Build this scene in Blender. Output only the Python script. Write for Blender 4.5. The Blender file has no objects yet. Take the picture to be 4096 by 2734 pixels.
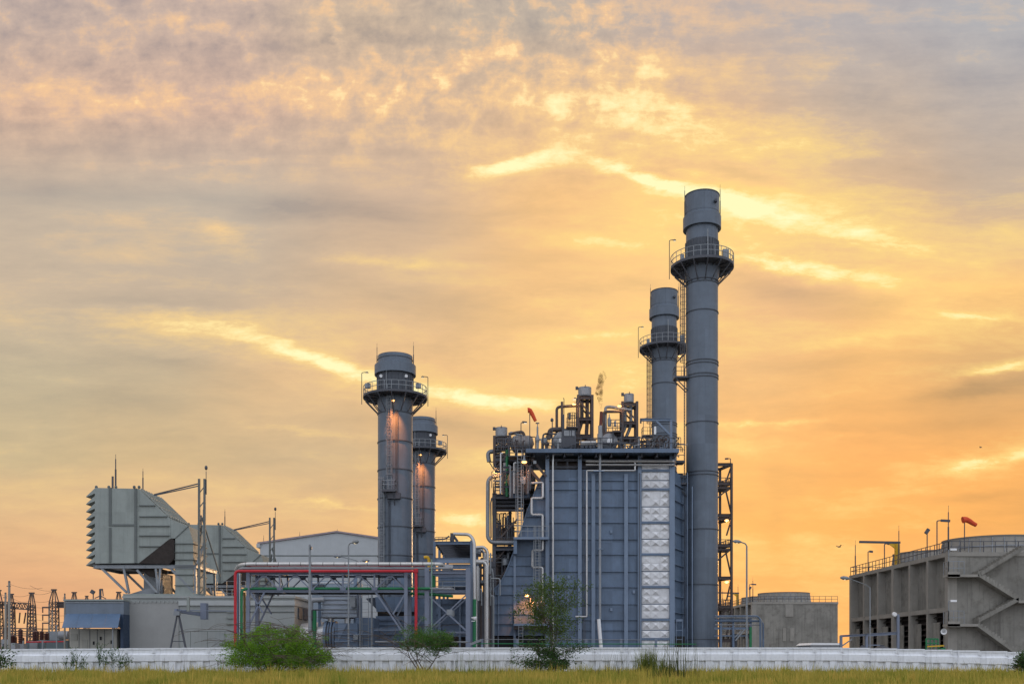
import bpy, math, random
import numpy as np
from mathutils import Vector, Matrix
R = random.Random(11)
S = bpy.context.scene
COL = S.collection
F, CX, HV, HC = 4000.0, 2048.0, 2625.0, 2.0       # survey constants: focal length, centre, horizon, eye height
def X(u, d): return (u - CX) / F * d
def Z(v, d): return HC + (HV - v) / F * d
def W(u, v, d): return Vector((X(u, d), d, Z(v, d)))
def s2l(c): return tuple(((x/255)/12.92 if x/255 <= .04045 else ((x/255+.055)/1.055)**2.4) for x in c)

# ------------------------------------------------------------------ mesh builder
class MB:
    def __init__(self): self.v = []; self.f = []; self.s = []
    def add(self, vs, fs, smooth=False):
        n = len(self.v); self.v += [Vector(p) for p in vs]
        for f in fs: self.f.append(tuple(i + n for i in f)); self.s.append(smooth)
        return self
    def box(self, x0, x1, y0, y1, z0, z1):
        return self.add([(x0,y0,z0),(x1,y0,z0),(x1,y1,z0),(x0,y1,z0),(x0,y0,z1),(x1,y0,z1),(x1,y1,z1),(x0,y1,z1)],
            [(0,3,2,1),(4,5,6,7),(0,1,5,4),(1,2,6,5),(2,3,7,6),(3,0,4,7)])
    def beam(self, p, q, w, h=None):
        h = h or w; p = Vector(p); q = Vector(q); d = (q - p)
        if d.length < 1e-6: return self
        d.normalize(); up = Vector((0,1,0)) if abs(d.y) < .9 else Vector((0,0,1))
        a = d.cross(up).normalized(); b = d.cross(a).normalized()
        c = [a*w/2*i + b*h/2*j for i, j in ((-1,-1),(1,-1),(1,1),(-1,1))]
        return self.add([p+k for k in c] + [q+k for k in c], [(3,2,1,0),(4,5,6,7),(0,1,5,4),(1,2,6,5),(2,3,7,6),(3,0,4,7)])
    def hcol(self, x, y, z0, z1, w=.35, d=.35, t=.05):      # H section column, flanges to the front and the back
        self.box(x-w/2, x+w/2, y-d/2, y-d/2+t, z0, z1); self.box(x-w/2, x+w/2, y+d/2-t, y+d/2, z0, z1)
        return self.box(x-t/2, x+t/2, y-d/2+t, y+d/2-t, z0, z1)
    def hbeam(self, p, q, h=.35, w=.2, t=.04):              # I section beam along x or y
        p = Vector(p); q = Vector(q); z = Vector((0,0,1)); d = (q-p).normalized(); n = d.cross(z).normalized()
        for a, b, c in ((h/2-t, h/2, w/2), (-h/2, -h/2+t, w/2), (-h/2+t, h/2-t, t/2)):
            vs = [e + n*k + z*m for e in (p, q) for k, m in ((-c,a),(c,a),(c,b),(-c,b))]
            self.add(vs, [(3,2,1,0),(4,5,6,7),(0,1,5,4),(1,2,6,5),(2,3,7,6),(3,0,4,7)])
        return self
    def tube(self, pts, r, seg=8, bend=0, cap=True):
        pts = [Vector(p) for p in pts]
        if bend and len(pts) > 2:
            o = [pts[0]]
            for i in range(1, len(pts)-1):
                a = pts[i-1]-pts[i]; b = pts[i+1]-pts[i]; t = min(bend, a.length*.48, b.length*.48)
                p0 = pts[i] + a.normalized()*t; p2 = pts[i] + b.normalized()*t
                for k in range(7):
                    s = k/6; o.append(p0*(1-s)**2 + pts[i]*2*s*(1-s) + p2*s*s)
            pts = o + [pts[-1]]
        rad = r if isinstance(r, (list, tuple)) else [r]*len(pts)
        t0 = (pts[1]-pts[0]).normalized(); a = t0.orthogonal().normalized(); vs = []
        for i, p in enumerate(pts):
            t = ((pts[i]-pts[i-1]).normalized() if i else t0) + ((pts[i+1]-pts[i]).normalized() if i < len(pts)-1 else Vector())
            t = t.normalized() if t.length > 1e-6 else t0
            a = a - t*a.dot(t); a = a.normalized() if a.length > 1e-6 else t.orthogonal().normalized()
            b = t.cross(a)
            vs += [p + (a*math.cos(2*math.pi*k/seg) + b*math.sin(2*math.pi*k/seg))*rad[i] for k in range(seg)]
        n = len(pts); fs = [(i*seg+k, i*seg+(k+1)%seg, (i+1)*seg+(k+1)%seg, (i+1)*seg+k) for i in range(n-1) for k in range(seg)]
        m = len(self.v); self.add(vs, fs, seg > 4)
        if cap: self.add([vs[k] for k in range(seg)][::-1], [tuple(range(seg))]); self.add(vs[-seg:], [tuple(range(seg))])
        return self
    def lathe(self, o, prof, seg=40, axis=(0,0,1), a0=0, a1=2*math.pi, sharp=True):
        o = Vector(o); ax = Vector(axis).normalized(); a = Vector((1,0,0)) if abs(ax.x) < .9 else Vector((0,1,0))
        a = (a - ax*a.dot(ax)).normalized(); b = ax.cross(a); full = abs(a1-a0-2*math.pi) < 1e-6; n = seg if full else seg+1
        rows = []
        for i, (r, t) in enumerate(prof):
            rows.append([o + ax*t + (a*math.cos(a0+(a1-a0)*k/seg) + b*math.sin(a0+(a1-a0)*k/seg))*r for k in range(n)])
        for i in range(len(rows)-1):
            self.add(rows[i]+rows[i+1], [(k, (k+1)%n, n+(k+1)%n, n+k) for k in range(n if full else n-1)], True)
        return self
    def cyl(self, o, r, t0, t1, seg=40, axis=(0,0,1)): return self.lathe(o, [(0,t0),(r,t0),(r,t1),(0,t1)], seg, axis)
    def prism(self, poly, y0, y1):                          # poly of (x, z), extruded along y
        n = len(poly); vs = [(x,y0,z) for x, z in poly] + [(x,y1,z) for x, z in poly]
        return self.add(vs, [tuple(range(n)), tuple(range(2*n-1, n-1, -1))] + [(i, n+i, n+(i+1)%n, (i+1)%n) for i in range(n)])
    def sphere(self, c, rx, ry, rz, n=10):
        c = Vector(c); vs = []
        for i in range(n+1):
            th = math.pi*i/n
            for k in range(n*2):
                p = math.pi*k/n; vs.append(c + Vector((rx*math.sin(th)*math.cos(p), ry*math.sin(th)*math.sin(p), rz*math.cos(th))))
        m = n*2
        return self.add(vs, [(i*m+k, (i+1)*m+k, (i+1)*m+(k+1)%m, i*m+(k+1)%m) for i in range(n) for k in range(m)], True)
    def rail(self, pts, h=1.15, step=1.4, r=.03, rails=(1, .55), toe=0):
        pts = [Vector(p) for p in pts]
        for a, b in zip(pts, pts[1:]):
            L = (b-a).length; n = max(1, round(L/step))
            for k in range(n+1):
                p = a.lerp(b, k/n); self.beam(p, p+Vector((0,0,h)), r*1.8)
            for q in rails: self.beam(a+Vector((0,0,h*q)), b+Vector((0,0,h*q)), r*2)
            if toe: self.beam(a+Vector((0,0,toe/2)), b+Vector((0,0,toe/2)), .02, toe)
        return self
    def ladder(self, x, y, z0, z1, nx=0, ny=-1, w=.5, rung=.4, r=.035):
        tx, ty = -ny, nx
        for s in (-1, 1): self.beam((x+tx*w/2*s, y+ty*w/2*s, z0), (x+tx*w/2*s, y+ty*w/2*s, z1), r*2)
        z = z0+.2
        while z < z1: self.beam((x-tx*w/2, y-ty*w/2, z), (x+tx*w/2, y+ty*w/2, z), r*1.3); z += rung
        return self
    def cage(self, x, y, z0, z1, nx=0, ny=-1, rad=.42, hoop=1.3, r=.03, bars=7):
        tx, ty = -ny, nx
        def pt(a, z): return (x + tx*rad*math.cos(a) + nx*(rad*.9*math.sin(a)+.02), y + ty*rad*math.cos(a) + ny*(rad*.9*math.sin(a)+.02), z)
        z = z0
        while z <= z1+.01:
            P = [pt(math.pi*(k/10*1.3-.15), z) for k in range(11)]
            for a, b in zip(P, P[1:]): self.beam(a, b, r*1.4, r*2.2)
            z += hoop
        for k in range(bars): a = math.pi*(k/(bars-1)*1.2-.1); self.beam(pt(a, z0), pt(a, z1), r*1.5)
        return self
    def truss(self, p, q, h, n, w=.08, up=(0,0,1), chord=None):
        p = Vector(p); q = Vector(q); u = Vector(up)*h; c = chord or w*1.6
        self.beam(p, q, c); self.beam(p+u, q+u, c)
        for k in range(n):
            a = p.lerp(q, k/n); b = p.lerp(q, (k+1)/n); self.beam(*((a, b+u) if k % 2 else (a+u, b)), w)
        return self

ORG = {}
def link(o): COL.objects.link(o); return o
def build(mb, name, mat, parent=None, loc=None, label=None):
    me = bpy.data.meshes.new(name); o = link(bpy.data.objects.new(name, me))
    org = Vector(ORG[parent.name]) if parent else Vector(loc or (0,0,0))
    V = np.array([tuple(p) for p in mb.v], dtype=np.float64).reshape(-1, 3) - np.array(org)
    me.from_pydata(V.tolist(), [], mb.f)
    me.polygons.foreach_set('use_smooth', mb.s)
    me.materials.append(mat)
    if parent: o.parent = parent
    else: o.location = org
    ORG[o.name] = tuple(org)
    if any(mb.s):
        try: me.set_sharp_from_angle(angle=math.radians(38))
        except Exception: pass
    if label: o['label'] = label
    return o
def tag(o, label, cat, group=None, kind=None):
    if label: o['label'] = label
    if cat: o['category'] = cat
    if group: o['group'] = group
    if kind: o['kind'] = kind
    return o
def thing(name, label, cat, loc=(0,0,0), group=None):
    o = link(bpy.data.objects.new(name, None)); o.location = loc; o.empty_display_size = .5; ORG[o.name] = tuple(loc)
    return tag(o, label, cat, group)
def solo(mb, name, mat, label, cat, loc, group=None): return tag(build(mb, name, mat, None, loc), label, cat, group)
def dup(root, dloc=(0,0,0), label=None, loc=None, rotz=None):
    def cp(o, par):
        c = o.copy(); COL.objects.link(c)
        if par: c.parent = par
        for ch in list(o.children): cp(ch, c)
        return c
    r = cp(root, None); r.location = Vector(loc) if loc is not None else Vector(root.location) + Vector(dloc)
    if rotz is not None: r.rotation_euler.z = rotz
    if label: r['label'] = label
    ORG[r.name] = tuple(r.location)
    return r
def structure(o): o['kind'] = 'structure'; return o

# ------------------------------------------------------------------ materials
class NT:
    def __init__(self, tree): self.t = tree; self.n = tree.nodes; self.l = tree.links
    def node(self, typ, **kw):
        n = self.n.new(typ)
        for k, v in kw.items(): setattr(n, k, v)
        return n
    def put(self, sock, val):
        if hasattr(val, 'is_linked') or isinstance(val, bpy.types.NodeSocket): self.l.new(val, sock)
        else: sock.default_value = val
    def m(self, op, a, b=None, c=None, clamp=False):
        n = self.node('ShaderNodeMath', operation=op, use_clamp=clamp)
        for i, x in enumerate((a, b, c)):
            if x is not None: self.put(n.inputs[i], x)
        return n.outputs[0]
    def noise(self, vec, scale, detail=4, rough=.55, dist=0):
        n = self.node('ShaderNodeTexNoise'); self.put(n.inputs['Vector'], vec)
        n.inputs['Scale'].default_value = scale; n.inputs['Detail'].default_value = detail
        n.inputs['Roughness'].default_value = rough; n.inputs['Distortion'].default_value = dist
        return n.outputs['Fac']
    def mapping(self, vec, scale=(1,1,1), loc=(0,0,0), rot=(0,0,0), typ='POINT'):
        n = self.node('ShaderNodeMapping', vector_type=typ); self.put(n.inputs['Vector'], vec)
        n.inputs['Scale'].default_value = scale; n.inputs['Location'].default_value = loc; n.inputs['Rotation'].default_value = rot
        return n.outputs[0]
    def rng(self, x, a, b, c=0, d=1, typ='LINEAR'):
        n = self.node('ShaderNodeMapRange', interpolation_type=typ); self.put(n.inputs[0], x)
        for i, k in enumerate((a, b, c, d)): self.put(n.inputs[1+i], k)
        return n.outputs[0]
    def mix(self, fac, a, b, typ='MIX'):
        n = self.node('ShaderNodeMix', data_type='RGBA', blend_type=typ, clamp_factor=True); self.put(n.inputs['Factor'], fac)
        for k, x in ((6, a), (7, b)): self.put(n.inputs[k], x if not isinstance(x, tuple) else (x+(1,))[:4])
        return n.outputs[2]
MATS = {}
def mat(name, col, rough=.55, metal=0, var=.12, streak=.18, dirt=.0, dirtcol=(.16,.12,.08), scale=.6, bump=.0, seam=None, spec=.35, cell=None):
    if name in MATS: return MATS[name]
    m = bpy.data.materials.new(name); m.use_nodes = True; t = NT(m.node_tree)
    bs = m.node_tree.nodes['Principled BSDF']; bs.inputs['Roughness'].default_value = rough; bs.inputs['Metallic'].default_value = metal
    bs.inputs['Specular IOR Level'].default_value = spec
    tc = t.node('ShaderNodeTexCoord').outputs['Object']
    n1 = t.noise(tc, scale, 5, .6)
    c = t.mix(t.rng(n1, .3, .7), tuple(x*(1-var) for x in col), tuple(min(1, x*(1+var)) for x in col))
    if streak:
        n2 = t.noise(t.mapping(tc, (2.6, 2.6, .12)), 1.0, 5, .65)
        c = t.mix(t.m('MULTIPLY', t.rng(n2, .52, .78), streak), c, tuple(x*.45 for x in col))
    if dirt:
        n3 = t.noise(tc, scale*2.7, 6, .7)
        c = t.mix(t.m('MULTIPLY', t.rng(n3, .5, .75), dirt), c, dirtcol)
    if cell:                                              # sheets of the cladding differ a little in tone
        sx = t.node('ShaderNodeSeparateXYZ'); t.put(sx.inputs[0], tc); cx = t.node('ShaderNodeCombineXYZ')
        t.put(cx.inputs[0], t.m('FLOOR', t.m('DIVIDE', sx.outputs[0], cell[0]))); t.put(cx.inputs[1], t.m('FLOOR', t.m('DIVIDE', sx.outputs[2], cell[1])))
        wn = t.node('ShaderNodeTexWhiteNoise'); t.put(wn.inputs['Vector'], cx.outputs[0]); hs = t.node('ShaderNodeHueSaturation')
        t.put(hs.inputs['Value'], t.rng(wn.outputs['Value'], 0, 1, 1-cell[2], 1+cell[2])); t.put(hs.inputs['Color'], c); c = hs.outputs[0]
    if seam:
        ax, per, dark = seam
        sx = t.node('ShaderNodeSeparateXYZ'); t.put(sx.inputs[0], tc)
        fr = t.m('FRACT', t.m('DIVIDE', sx.outputs[ax], per)); c = t.mix(t.m('LESS_THAN', fr, .07), c, tuple(x*dark for x in col))
    t.put(bs.inputs['Base Color'], c)
    n4 = t.noise(tc, scale*5, 4, .6); t.put(bs.inputs['Roughness'], t.rng(n4, .3, .7, max(.05, rough-.1), min(1, rough+.12)))
    if bump:
        b = t.node('ShaderNodeBump'); b.inputs['Strength'].default_value = bump; b.inputs['Distance'].default_value = .05
        t.put(b.inputs['Height'], t.noise(tc, scale*6, 6, .65)); t.put(bs.inputs['Normal'], b.outputs[0])
    MATS[name] = m; return m
def glow(name, col, k):
    m = bpy.data.materials.new(name); m.use_nodes = True; bs = m.node_tree.nodes['Principled BSDF']
    bs.inputs['Base Color'].default_value = (.5,.4,.3,1); bs.inputs['Emission Color'].default_value = col+(1,); bs.inputs['Emission Strength'].default_value = k
    return m
BLUE  = mat('blue_grey_steel', (.112,.157,.228), .5, 0, .12, .42, .25, (.085,.08,.085), cell=(2.9,2.15,.13))
BLUEL = mat('light_blue_grey_steel', (.165,.215,.295), .5, 0, .1, .25, .12, (.11,.085,.07))
STACK = mat('stack_paint', (.112,.138,.174), .42, 0, .1, .45, .12, (.07,.06,.055), cell=(99,3.85,.1))
STACKD= mat('dark_stack_cladding', (.06,.068,.083), .5, 0, .12, .2)
INTK  = mat('pale_grey_green_paint', (.26,.285,.265), .55, 0, .08, .4, .16, (.13,.11,.08), cell=(3.1,2.6,.05))
INTKD = mat('dark_grey_green_paint', (.12,.132,.127), .6, 0, .1, .15)
HALL  = mat('pale_grey_cladding', (.40,.42,.43), .6, 0, .05, .12)
ENCL  = mat('enclosure_grey_paint', (.30,.315,.305), .6, 0, .08, .22, .12, (.17,.15,.12), .35)
STEEL = mat('dark_structural_steel', (.072,.076,.09), .55, 0, .15, .1, .2, (.075,.05,.04))
STEELR= mat('rusty_brown_steel', (.085,.066,.062), .6, 0, .2, .1, .25, (.11,.05,.032))
RACK  = mat('lilac_grey_steel', (.165,.19,.25), .5, 0, .1, .12, .1)
GALV  = mat('galvanised_steel', (.22,.235,.25), .42, .3, .12, .1)
ALU   = mat('aluminium_lagging', (.46,.45,.44), .33, .6, .08, .1, .1, (.3,.27,.24), 1.2, .05)
ALUP  = mat('pressed_silver_sheet', (.66,.66,.67), .42, .18, .1, .25, .35, (.42,.38,.36), .9, .04)
PIPEG = mat('grey_pipe_lagging', (.26,.27,.285), .45, .2, .1, .1)
WHITE = mat('white_wall_paint', (.755,.77,.80), .8, 0, .06, .45, .36, (.36,.35,.32), .55)
WHITEP= mat('white_paint', (.74,.74,.74), .5, 0, .05, .08)
CONC  = mat('weathered_concrete', (.225,.213,.188), .9, 0, .25, .8, .65, (.085,.075,.06), .28, .3)
CONCL = mat('pale_concrete', (.28,.262,.232), .9, 0, .12, .3, .2, (.17,.155,.13), .5, .2)
RED   = mat('red_paint', (.46,.018,.03), .42, 0, .1, .06)
GREEN = mat('green_paint', (.015,.16,.06), .45, 0, .12, .08)
YELL  = mat('yellow_paint', (.62,.36,.02), .45, 0, .1, .1)
ORNG  = mat('orange_cloth', (.62,.075,.025), .8, 0, .12, .0)
AWN   = mat('blue_sheet_metal', (.105,.165,.26), .45, .1, .1, .2)
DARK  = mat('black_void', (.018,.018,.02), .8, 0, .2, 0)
BROWN = mat('dark_brown_cover', (.028,.021,.018), .75, 0, .3, .3, .3, (.06,.045,.035), 1.2)
INSUL = mat('brown_insulator', (.07,.028,.025), .35, 0, .1, 0)
LAMPON= glow('sodium_lamp_glow', (1.0,.48,.13), 4.5)
LAMPDIM= glow('pale_lamp_lens', (1.0,.82,.5), .7)

# ------------------------------------------------------------------ camera
cam = bpy.data.cameras.new('camera'); co = link(bpy.data.objects.new('camera', cam)); S.camera = co
co.location = (0,0,HC); co.rotation_euler = (math.radians(90),0,0)
cam.sensor_width = 36; cam.lens = 36*F/4096; cam.shift_y = (HV-1367)/4096; cam.clip_end = 6000; cam.clip_start = .1
S.view_settings.view_transform = 'Standard'; S.view_settings.look = 'None'; S.view_settings.exposure = 0; S.view_settings.gamma = 1
# ------------------------------------------------------------------ sky: sunset cloud deck over a Nishita dusk sky
SUN_AZ, SUN_EL = math.radians(16), math.radians(5)
w = bpy.data.worlds.new('World'); S.world = w; w.use_nodes = True
def sky():
    t = NT(w.node_tree); t.n.clear()
    d = t.node('ShaderNodeTexCoord').outputs['Generated']
    sp = t.node('ShaderNodeSeparateXYZ'); t.put(sp.inputs[0], d); dx, dy, dz = sp.outputs
    az = t.m('ARCTAN2', dx, dy)
    hyp = t.m('SQRT', t.m('ADD', t.m('MULTIPLY', dx, dx), t.m('MULTIPLY', dy, dy)))
    e = t.m('DIVIDE', dz, t.m('MAXIMUM', hyp, .05))
    ca = t.m('COSINE', t.m('MINIMUM', t.m('ABSOLUTE', az), .9))
    q = t.m('DIVIDE', e, ca)                       # height of the cloud band on the western sky
    cb = t.node('ShaderNodeCombineXYZ'); t.put(cb.inputs[0], az); t.put(cb.inputs[1], q); p0 = cb.outputs[0]
    # wispy warp: a slow bend and a fine fraying
    def warp(vec, src, sc, ax, ay, det):
        nz = t.node('ShaderNodeTexNoise'); t.put(nz.inputs['Vector'], src); nz.inputs['Scale'].default_value = sc; nz.inputs['Detail'].default_value = det; nz.inputs['Roughness'].default_value = .6
        wv = t.node('ShaderNodeVectorMath', operation='MULTIPLY_ADD'); t.put(wv.inputs[0], nz.outputs['Color']); wv.inputs[1].default_value = (ax,ay,0); wv.inputs[2].default_value = (-ax/2,-ay/2,0)
        pa = t.node('ShaderNodeVectorMath', operation='ADD'); t.put(pa.inputs[0], vec); t.put(pa.inputs[1], wv.outputs[0]); return pa.outputs[0]
    p1 = warp(p0, p0, 7, .03, .012, 2)
    p = warp(p1, t.mapping(p0, (1, 2.2, 1), (3,1,0), (0,0,math.radians(10))), 30, .035, .016, 5)
    ps = t.node('ShaderNodeSeparateXYZ'); t.put(ps.inputs[0], p); azw, qw = ps.outputs[0], ps.outputs[1]
    K = 1.7437
    def A(x): return math.atan((x*K-CX)/F)
    def Q(y): return (HV-y*K)/F
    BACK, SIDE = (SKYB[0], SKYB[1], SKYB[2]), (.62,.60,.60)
    rows = [
      (1380, [(50,(226,172,124)),(700,(228,176,122)),(1100,(240,184,118)),(1800,(246,178,98)),(2300,(240,172,100))]),
      (1200, [(50,(222,184,134)),(350,(224,186,136)),(700,(224,186,132)),(1050,(244,196,122)),(1750,(249,186,98)),(2000,(248,180,92)),(2300,(246,178,92))]),
      (1050, [(50,(202,184,142)),(350,(208,184,138)),(700,(206,182,140)),(1050,(220,184,130)),(1450,(252,204,128)),(1700,(252,192,110)),(2000,(247,180,100)),(2300,(241,177,96))]),
      (860,  [(50,(194,182,150)),(350,(198,182,148)),(650,(222,190,142)),(1000,(232,192,134)),(1250,(246,204,134)),(1700,(236,190,126)),(2000,(238,186,114)),(2300,(212,172,116))]),
      (660,  [(50,(198,182,156)),(500,(194,178,154)),(900,(214,186,146)),(1250,(236,194,132)),(1500,(247,203,132)),(1800,(230,188,136)),(2100,(248,204,128)),(2300,(246,200,124))]),
      (450,  [(50,(192,180,160)),(500,(190,180,162)),(900,(206,182,154)),(1300,(240,196,132)),(1700,(250,207,132)),(2050,(212,182,144)),(2300,(196,178,154))]),
      (250,  [(50,(212,182,156)),(500,(208,180,158)),(900,(204,180,154)),(1250,(214,184,148)),(1600,(220,186,146)),(2000,(196,180,160)),(2300,(186,178,168))]),
      (50,   [(100,(194,176,162)),(500,(198,178,162)),(800,(204,184,158)),(1200,(190,178,160)),(1600,(186,175,166)),(2000,(179,176,174)),(2300,(174,177,179))]),
    ]
    pos = t.m('ADD', t.m('DIVIDE', azw, 2*math.pi), .5)
    out = None; lastq = None
    for y, st in rows + [(-1400, None)]:
        rp = t.node('ShaderNodeValToRGB'); cr = rp.color_ramp; cr.interpolation = 'EASE'; t.put(rp.inputs[0], pos)
        if st: L = [(A(x)/2/math.pi+.5, s2l(c)) for x, c in st]
        else: L = [(.45, (.50,.50,.52)), (.55, (.46,.48,.51))]
        ed0 = tuple(a*.5+b*.5 for a, b in zip(L[0][1], SIDE)); ed1 = tuple(a*.5+b*.5 for a, b in zip(L[-1][1], SIDE))
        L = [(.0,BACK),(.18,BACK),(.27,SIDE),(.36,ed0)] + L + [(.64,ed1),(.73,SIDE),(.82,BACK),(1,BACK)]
        while len(cr.elements) < len(L): cr.elements.new(.5)
        for el, (a, c) in zip(cr.elements, L): el.position = a; el.color = c+(1,)
        yq = Q(y)
        out = rp.outputs[0] if out is None else t.mix(t.rng(qw, lastq, yq), out, rp.outputs[0])
        lastq = yq
    # cloud streaks: (x, y, half length, half width, slope in degrees, strength)
    bl = [(1165,378,95,20,-12,.95),(1495,412,150,15,15,.95),(1700,465,95,34,20,.6),(1840,612,250,24,11,.8),(1600,360,380,150,10,.3),
          (2230,728,190,22,4,.6),(735,826,235,19,18,.98),(1110,915,200,16,8,.98),(450,745,280,40,7,.42),(1060,1195,90,20,0,.6),(1050,1245,60,24,0,.4),
          (790,1160,150,9,8,.45),(505,522,70,32,32,.4),(285,498,60,20,20,.18),(1440,870,110,50,0,.5),(1760,968,150,9,-2,.45),
          (2290,850,140,14,-12,.55),(2260,1063,170,16,-10,.5),(300,225,290,36,12,.3),(768,80,70,13,82,.55),(855,130,60,16,50,.45),(110,266,130,12,2,.3),
          (520,372,210,10,-2,.24),(1010,190,40,12,75,.3),(700,210,40,10,80,.25),(1400,560,220,18,10,.25),(1290,700,160,26,14,.25),(900,600,200,12,4,.25),
          (1330,770,180,22,-6,.35),(1980,1000,160,12,2,.2),(660,985,150,14,10,.3),(150,870,160,12,4,.18),(1960,540,260,22,16,.42),(1180,1070,100,18,4,.25),(2000,770,120,14,-8,.3),(1700,1020,60,30,0,.35),(1540,270,200,44,8,.25),(1800,1250,300,30,0,.12),
          (790,485,270,40,7,-.5),(640,470,90,30,-10,-.25),(370,690,270,20,4,-.42),(1150,590,160,34,0,-.35),(870,660,210,40,12,-.35),(60,430,170,36,6,-.25),(1800,665,165,30,9,-.5),
          (1960,722,150,22,4,-.3),(1900,830,260,24,-3,-.35),(2230,895,220,28,-12,-.6),(300,910,260,46,8,-.28),(1010,968,210,22,5,-.35),(420,828,140,18,6,-.35),(1150,275,130,30,10,-.4),
          (1690,398,120,16,16,-.4),(1780,1180,34,150,0,-.16),(2150,420,220,36,4,-.28),(640,770,120,14,8,-.2),(200,345,220,26,4,-.22),(700,350,200,18,3,-.15),(60,175,70,26,10,-.3),(1450,740,120,20,-4,-.2),
          (2150,980,160,24,-6,-.3),(1940,1090,200,20,3,-.2),(2250,1140,120,12,-8,-.25),(720,1090,220,24,4,-.2),(1250,950,90,16,4,-.25),(640,1060,90,12,3,-.2)]
    acc = None
    for x, y, hl, hw, ang, st in bl:
        a = A(x); k = math.cos(a)**2
        pv = p
        if acc is not None:                        # keeps the streaks evaluated one after another
            vm = t.node('ShaderNodeVectorMath', operation='MULTIPLY_ADD'); t.put(vm.inputs[0], acc); vm.inputs[1].default_value = (0,0,1e-7); t.put(vm.inputs[2], p); pv = vm.outputs[0]
        mp = t.mapping(pv, (hl*1.08*K/F*k, hw*1.05*K/F, 1), (a, Q(y), 0), (0,0,-math.radians(ang)), 'TEXTURE')
        dt = t.node('ShaderNodeVectorMath', operation='DOT_PRODUCT'); t.put(dt.inputs[0], mp); t.put(dt.inputs[1], mp)
        g = t.m('POWER', t.m('ADD', dt.outputs['Value'], 1.0), -1.7)
        acc = t.m('MULTIPLY_ADD', g, st*(1.5 if st > 0 else 1.45), acc if acc is not None else 0.0)
    # fine texture: shallow fibres everywhere, broken ripples high up on the left
    n1 = t.noise(t.mapping(p1, (3.4, 13, 1), (0,0,0), (0,0,math.radians(9))), 1.6, 9, .68, .3)
    n3 = t.noise(t.mapping(p0, (16, 44, 1), (3,7,0), (0,0,math.radians(8))), 1.5, 8, .7, .25)
    acc = t.m('MULTIPLY', acc, t.rng(n3, .3, .7, .55, 1.5))
    n7 = t.noise(t.mapping(p1, (1.5, 9, 1), (2,4,0), (0,0,math.radians(6))), 1.6, 5, .55, .2)
    acc = t.m('ADD', acc, t.m('MULTIPLY', t.m('SUBTRACT', n7, .5), 1.9))
    n2 = t.noise(t.mapping(p1, (36, 34, 1), (1,2,0), (0,0,math.radians(-10))), 1.0, 6, .62, .1)
    n6 = t.noise(t.mapping(p1, (12, 15, 1), (4,2,0), (0,0,math.radians(-14))), 1.0, 4, .55, .2)
    rip = t.m('MULTIPLY', t.rng(q, .44, .57, 0, 1, 'SMOOTHSTEP'), t.rng(az, .02, .26, 1, .22, 'SMOOTHSTEP'))
    acc = t.m('ADD', acc, t.m('MULTIPLY', t.m('SUBTRACT', n1, .5), 1.6))
    acc = t.m('ADD', acc, t.m('MULTIPLY', t.m('SUBTRACT', n3, .5), .75))
    acc = t.m('ADD', acc, t.m('MULTIPLY', t.m('MULTIPLY', t.m('SUBTRACT', n2, .5), rip), 3.5))
    acc = t.m('ADD', acc, t.m('MULTIPLY', t.m('MULTIPLY', t.m('SUBTRACT', n6, .5), rip), 3.0))
    front = t.rng(t.m('ABSOLUTE', az), .7, 1.5, 1, 0)
    warm = t.m('MULTIPLY', t.rng(az, -.35, .15, .5, 1), front)
    warm = t.m('MULTIPLY', warm, t.rng(t.m('ADD', q, t.m('MULTIPLY', az, .35)), .62, .80, 1, .35, 'SMOOTHSTEP'))
    brt = t.m('MULTIPLY', t.m('MAXIMUM', acc, 0), t.rng(warm, 0, 1, .45, 1.0))
    drk = t.m('MAXIMUM', t.m('MULTIPLY', acc, -1), 0)
    hi = t.mix(warm, s2l((246,206,150)), s2l((255,219,134)))
    hi = t.mix(t.rng(t.m('ADD', q, t.m('MULTIPLY', az, -.25)), .42, .60), hi, s2l((253,204,150)))
    hs = t.node('ShaderNodeHueSaturation'); hs.inputs['Saturation'].default_value = .98; t.put(hs.inputs['Color'], out); base = t.mix(front, out, t.mix(1.0, hs.outputs[0], (1.045,.985,.985), 'MULTIPLY'))
    c = t.mix(t.m('MINIMUM', t.m('MULTIPLY', brt, 1.25), 1.0), base, hi)
    c = t.mix(t.rng(brt, .55, 1.35, 0, 1), c, s2l((255,247,188)))
    c = t.mix(t.m('MINIMUM', t.m('MULTIPLY', drk, .9), .9), c, t.mix(1.0, c, (.67,.72,.83), 'MULTIPLY'))
    st = t.node('ShaderNodeTexSky'); st.sky_type = 'NISHITA'; st.sun_disc = False; st.sun_elevation = SUN_EL; st.sun_rotation = SUN_AZ
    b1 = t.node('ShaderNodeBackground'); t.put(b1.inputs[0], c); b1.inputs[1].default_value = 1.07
    b2 = t.node('ShaderNodeBackground'); t.put(b2.inputs[0], st.outputs[0]); b2.inputs[1].default_value = .05
    mx = t.node('ShaderNodeMixShader'); mx.inputs[0].default_value = .03; t.put(mx.inputs[1], b1.outputs[0]); t.put(mx.inputs[2], b2.outputs[0])
    o = t.node('ShaderNodeOutputWorld'); t.put(o.inputs[0], mx.outputs[0])
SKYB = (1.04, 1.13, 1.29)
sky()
w.cycles.sampling_method = 'MANUAL'; w.cycles.sample_map_resolution = 512
sl = bpy.data.lights.new('sun', 'SUN'); so = link(bpy.data.objects.new('sun', sl)); sl.energy = .6; sl.angle = math.radians(6); sl.color = (1,.62,.32)
sd = Vector((math.sin(SUN_AZ)*math.cos(SUN_EL), math.cos(SUN_AZ)*math.cos(SUN_EL), math.sin(SUN_EL)))
so.rotation_euler = sd.to_track_quat('Z', 'Y').to_euler(); so.location = (40, 60, 90)
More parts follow.
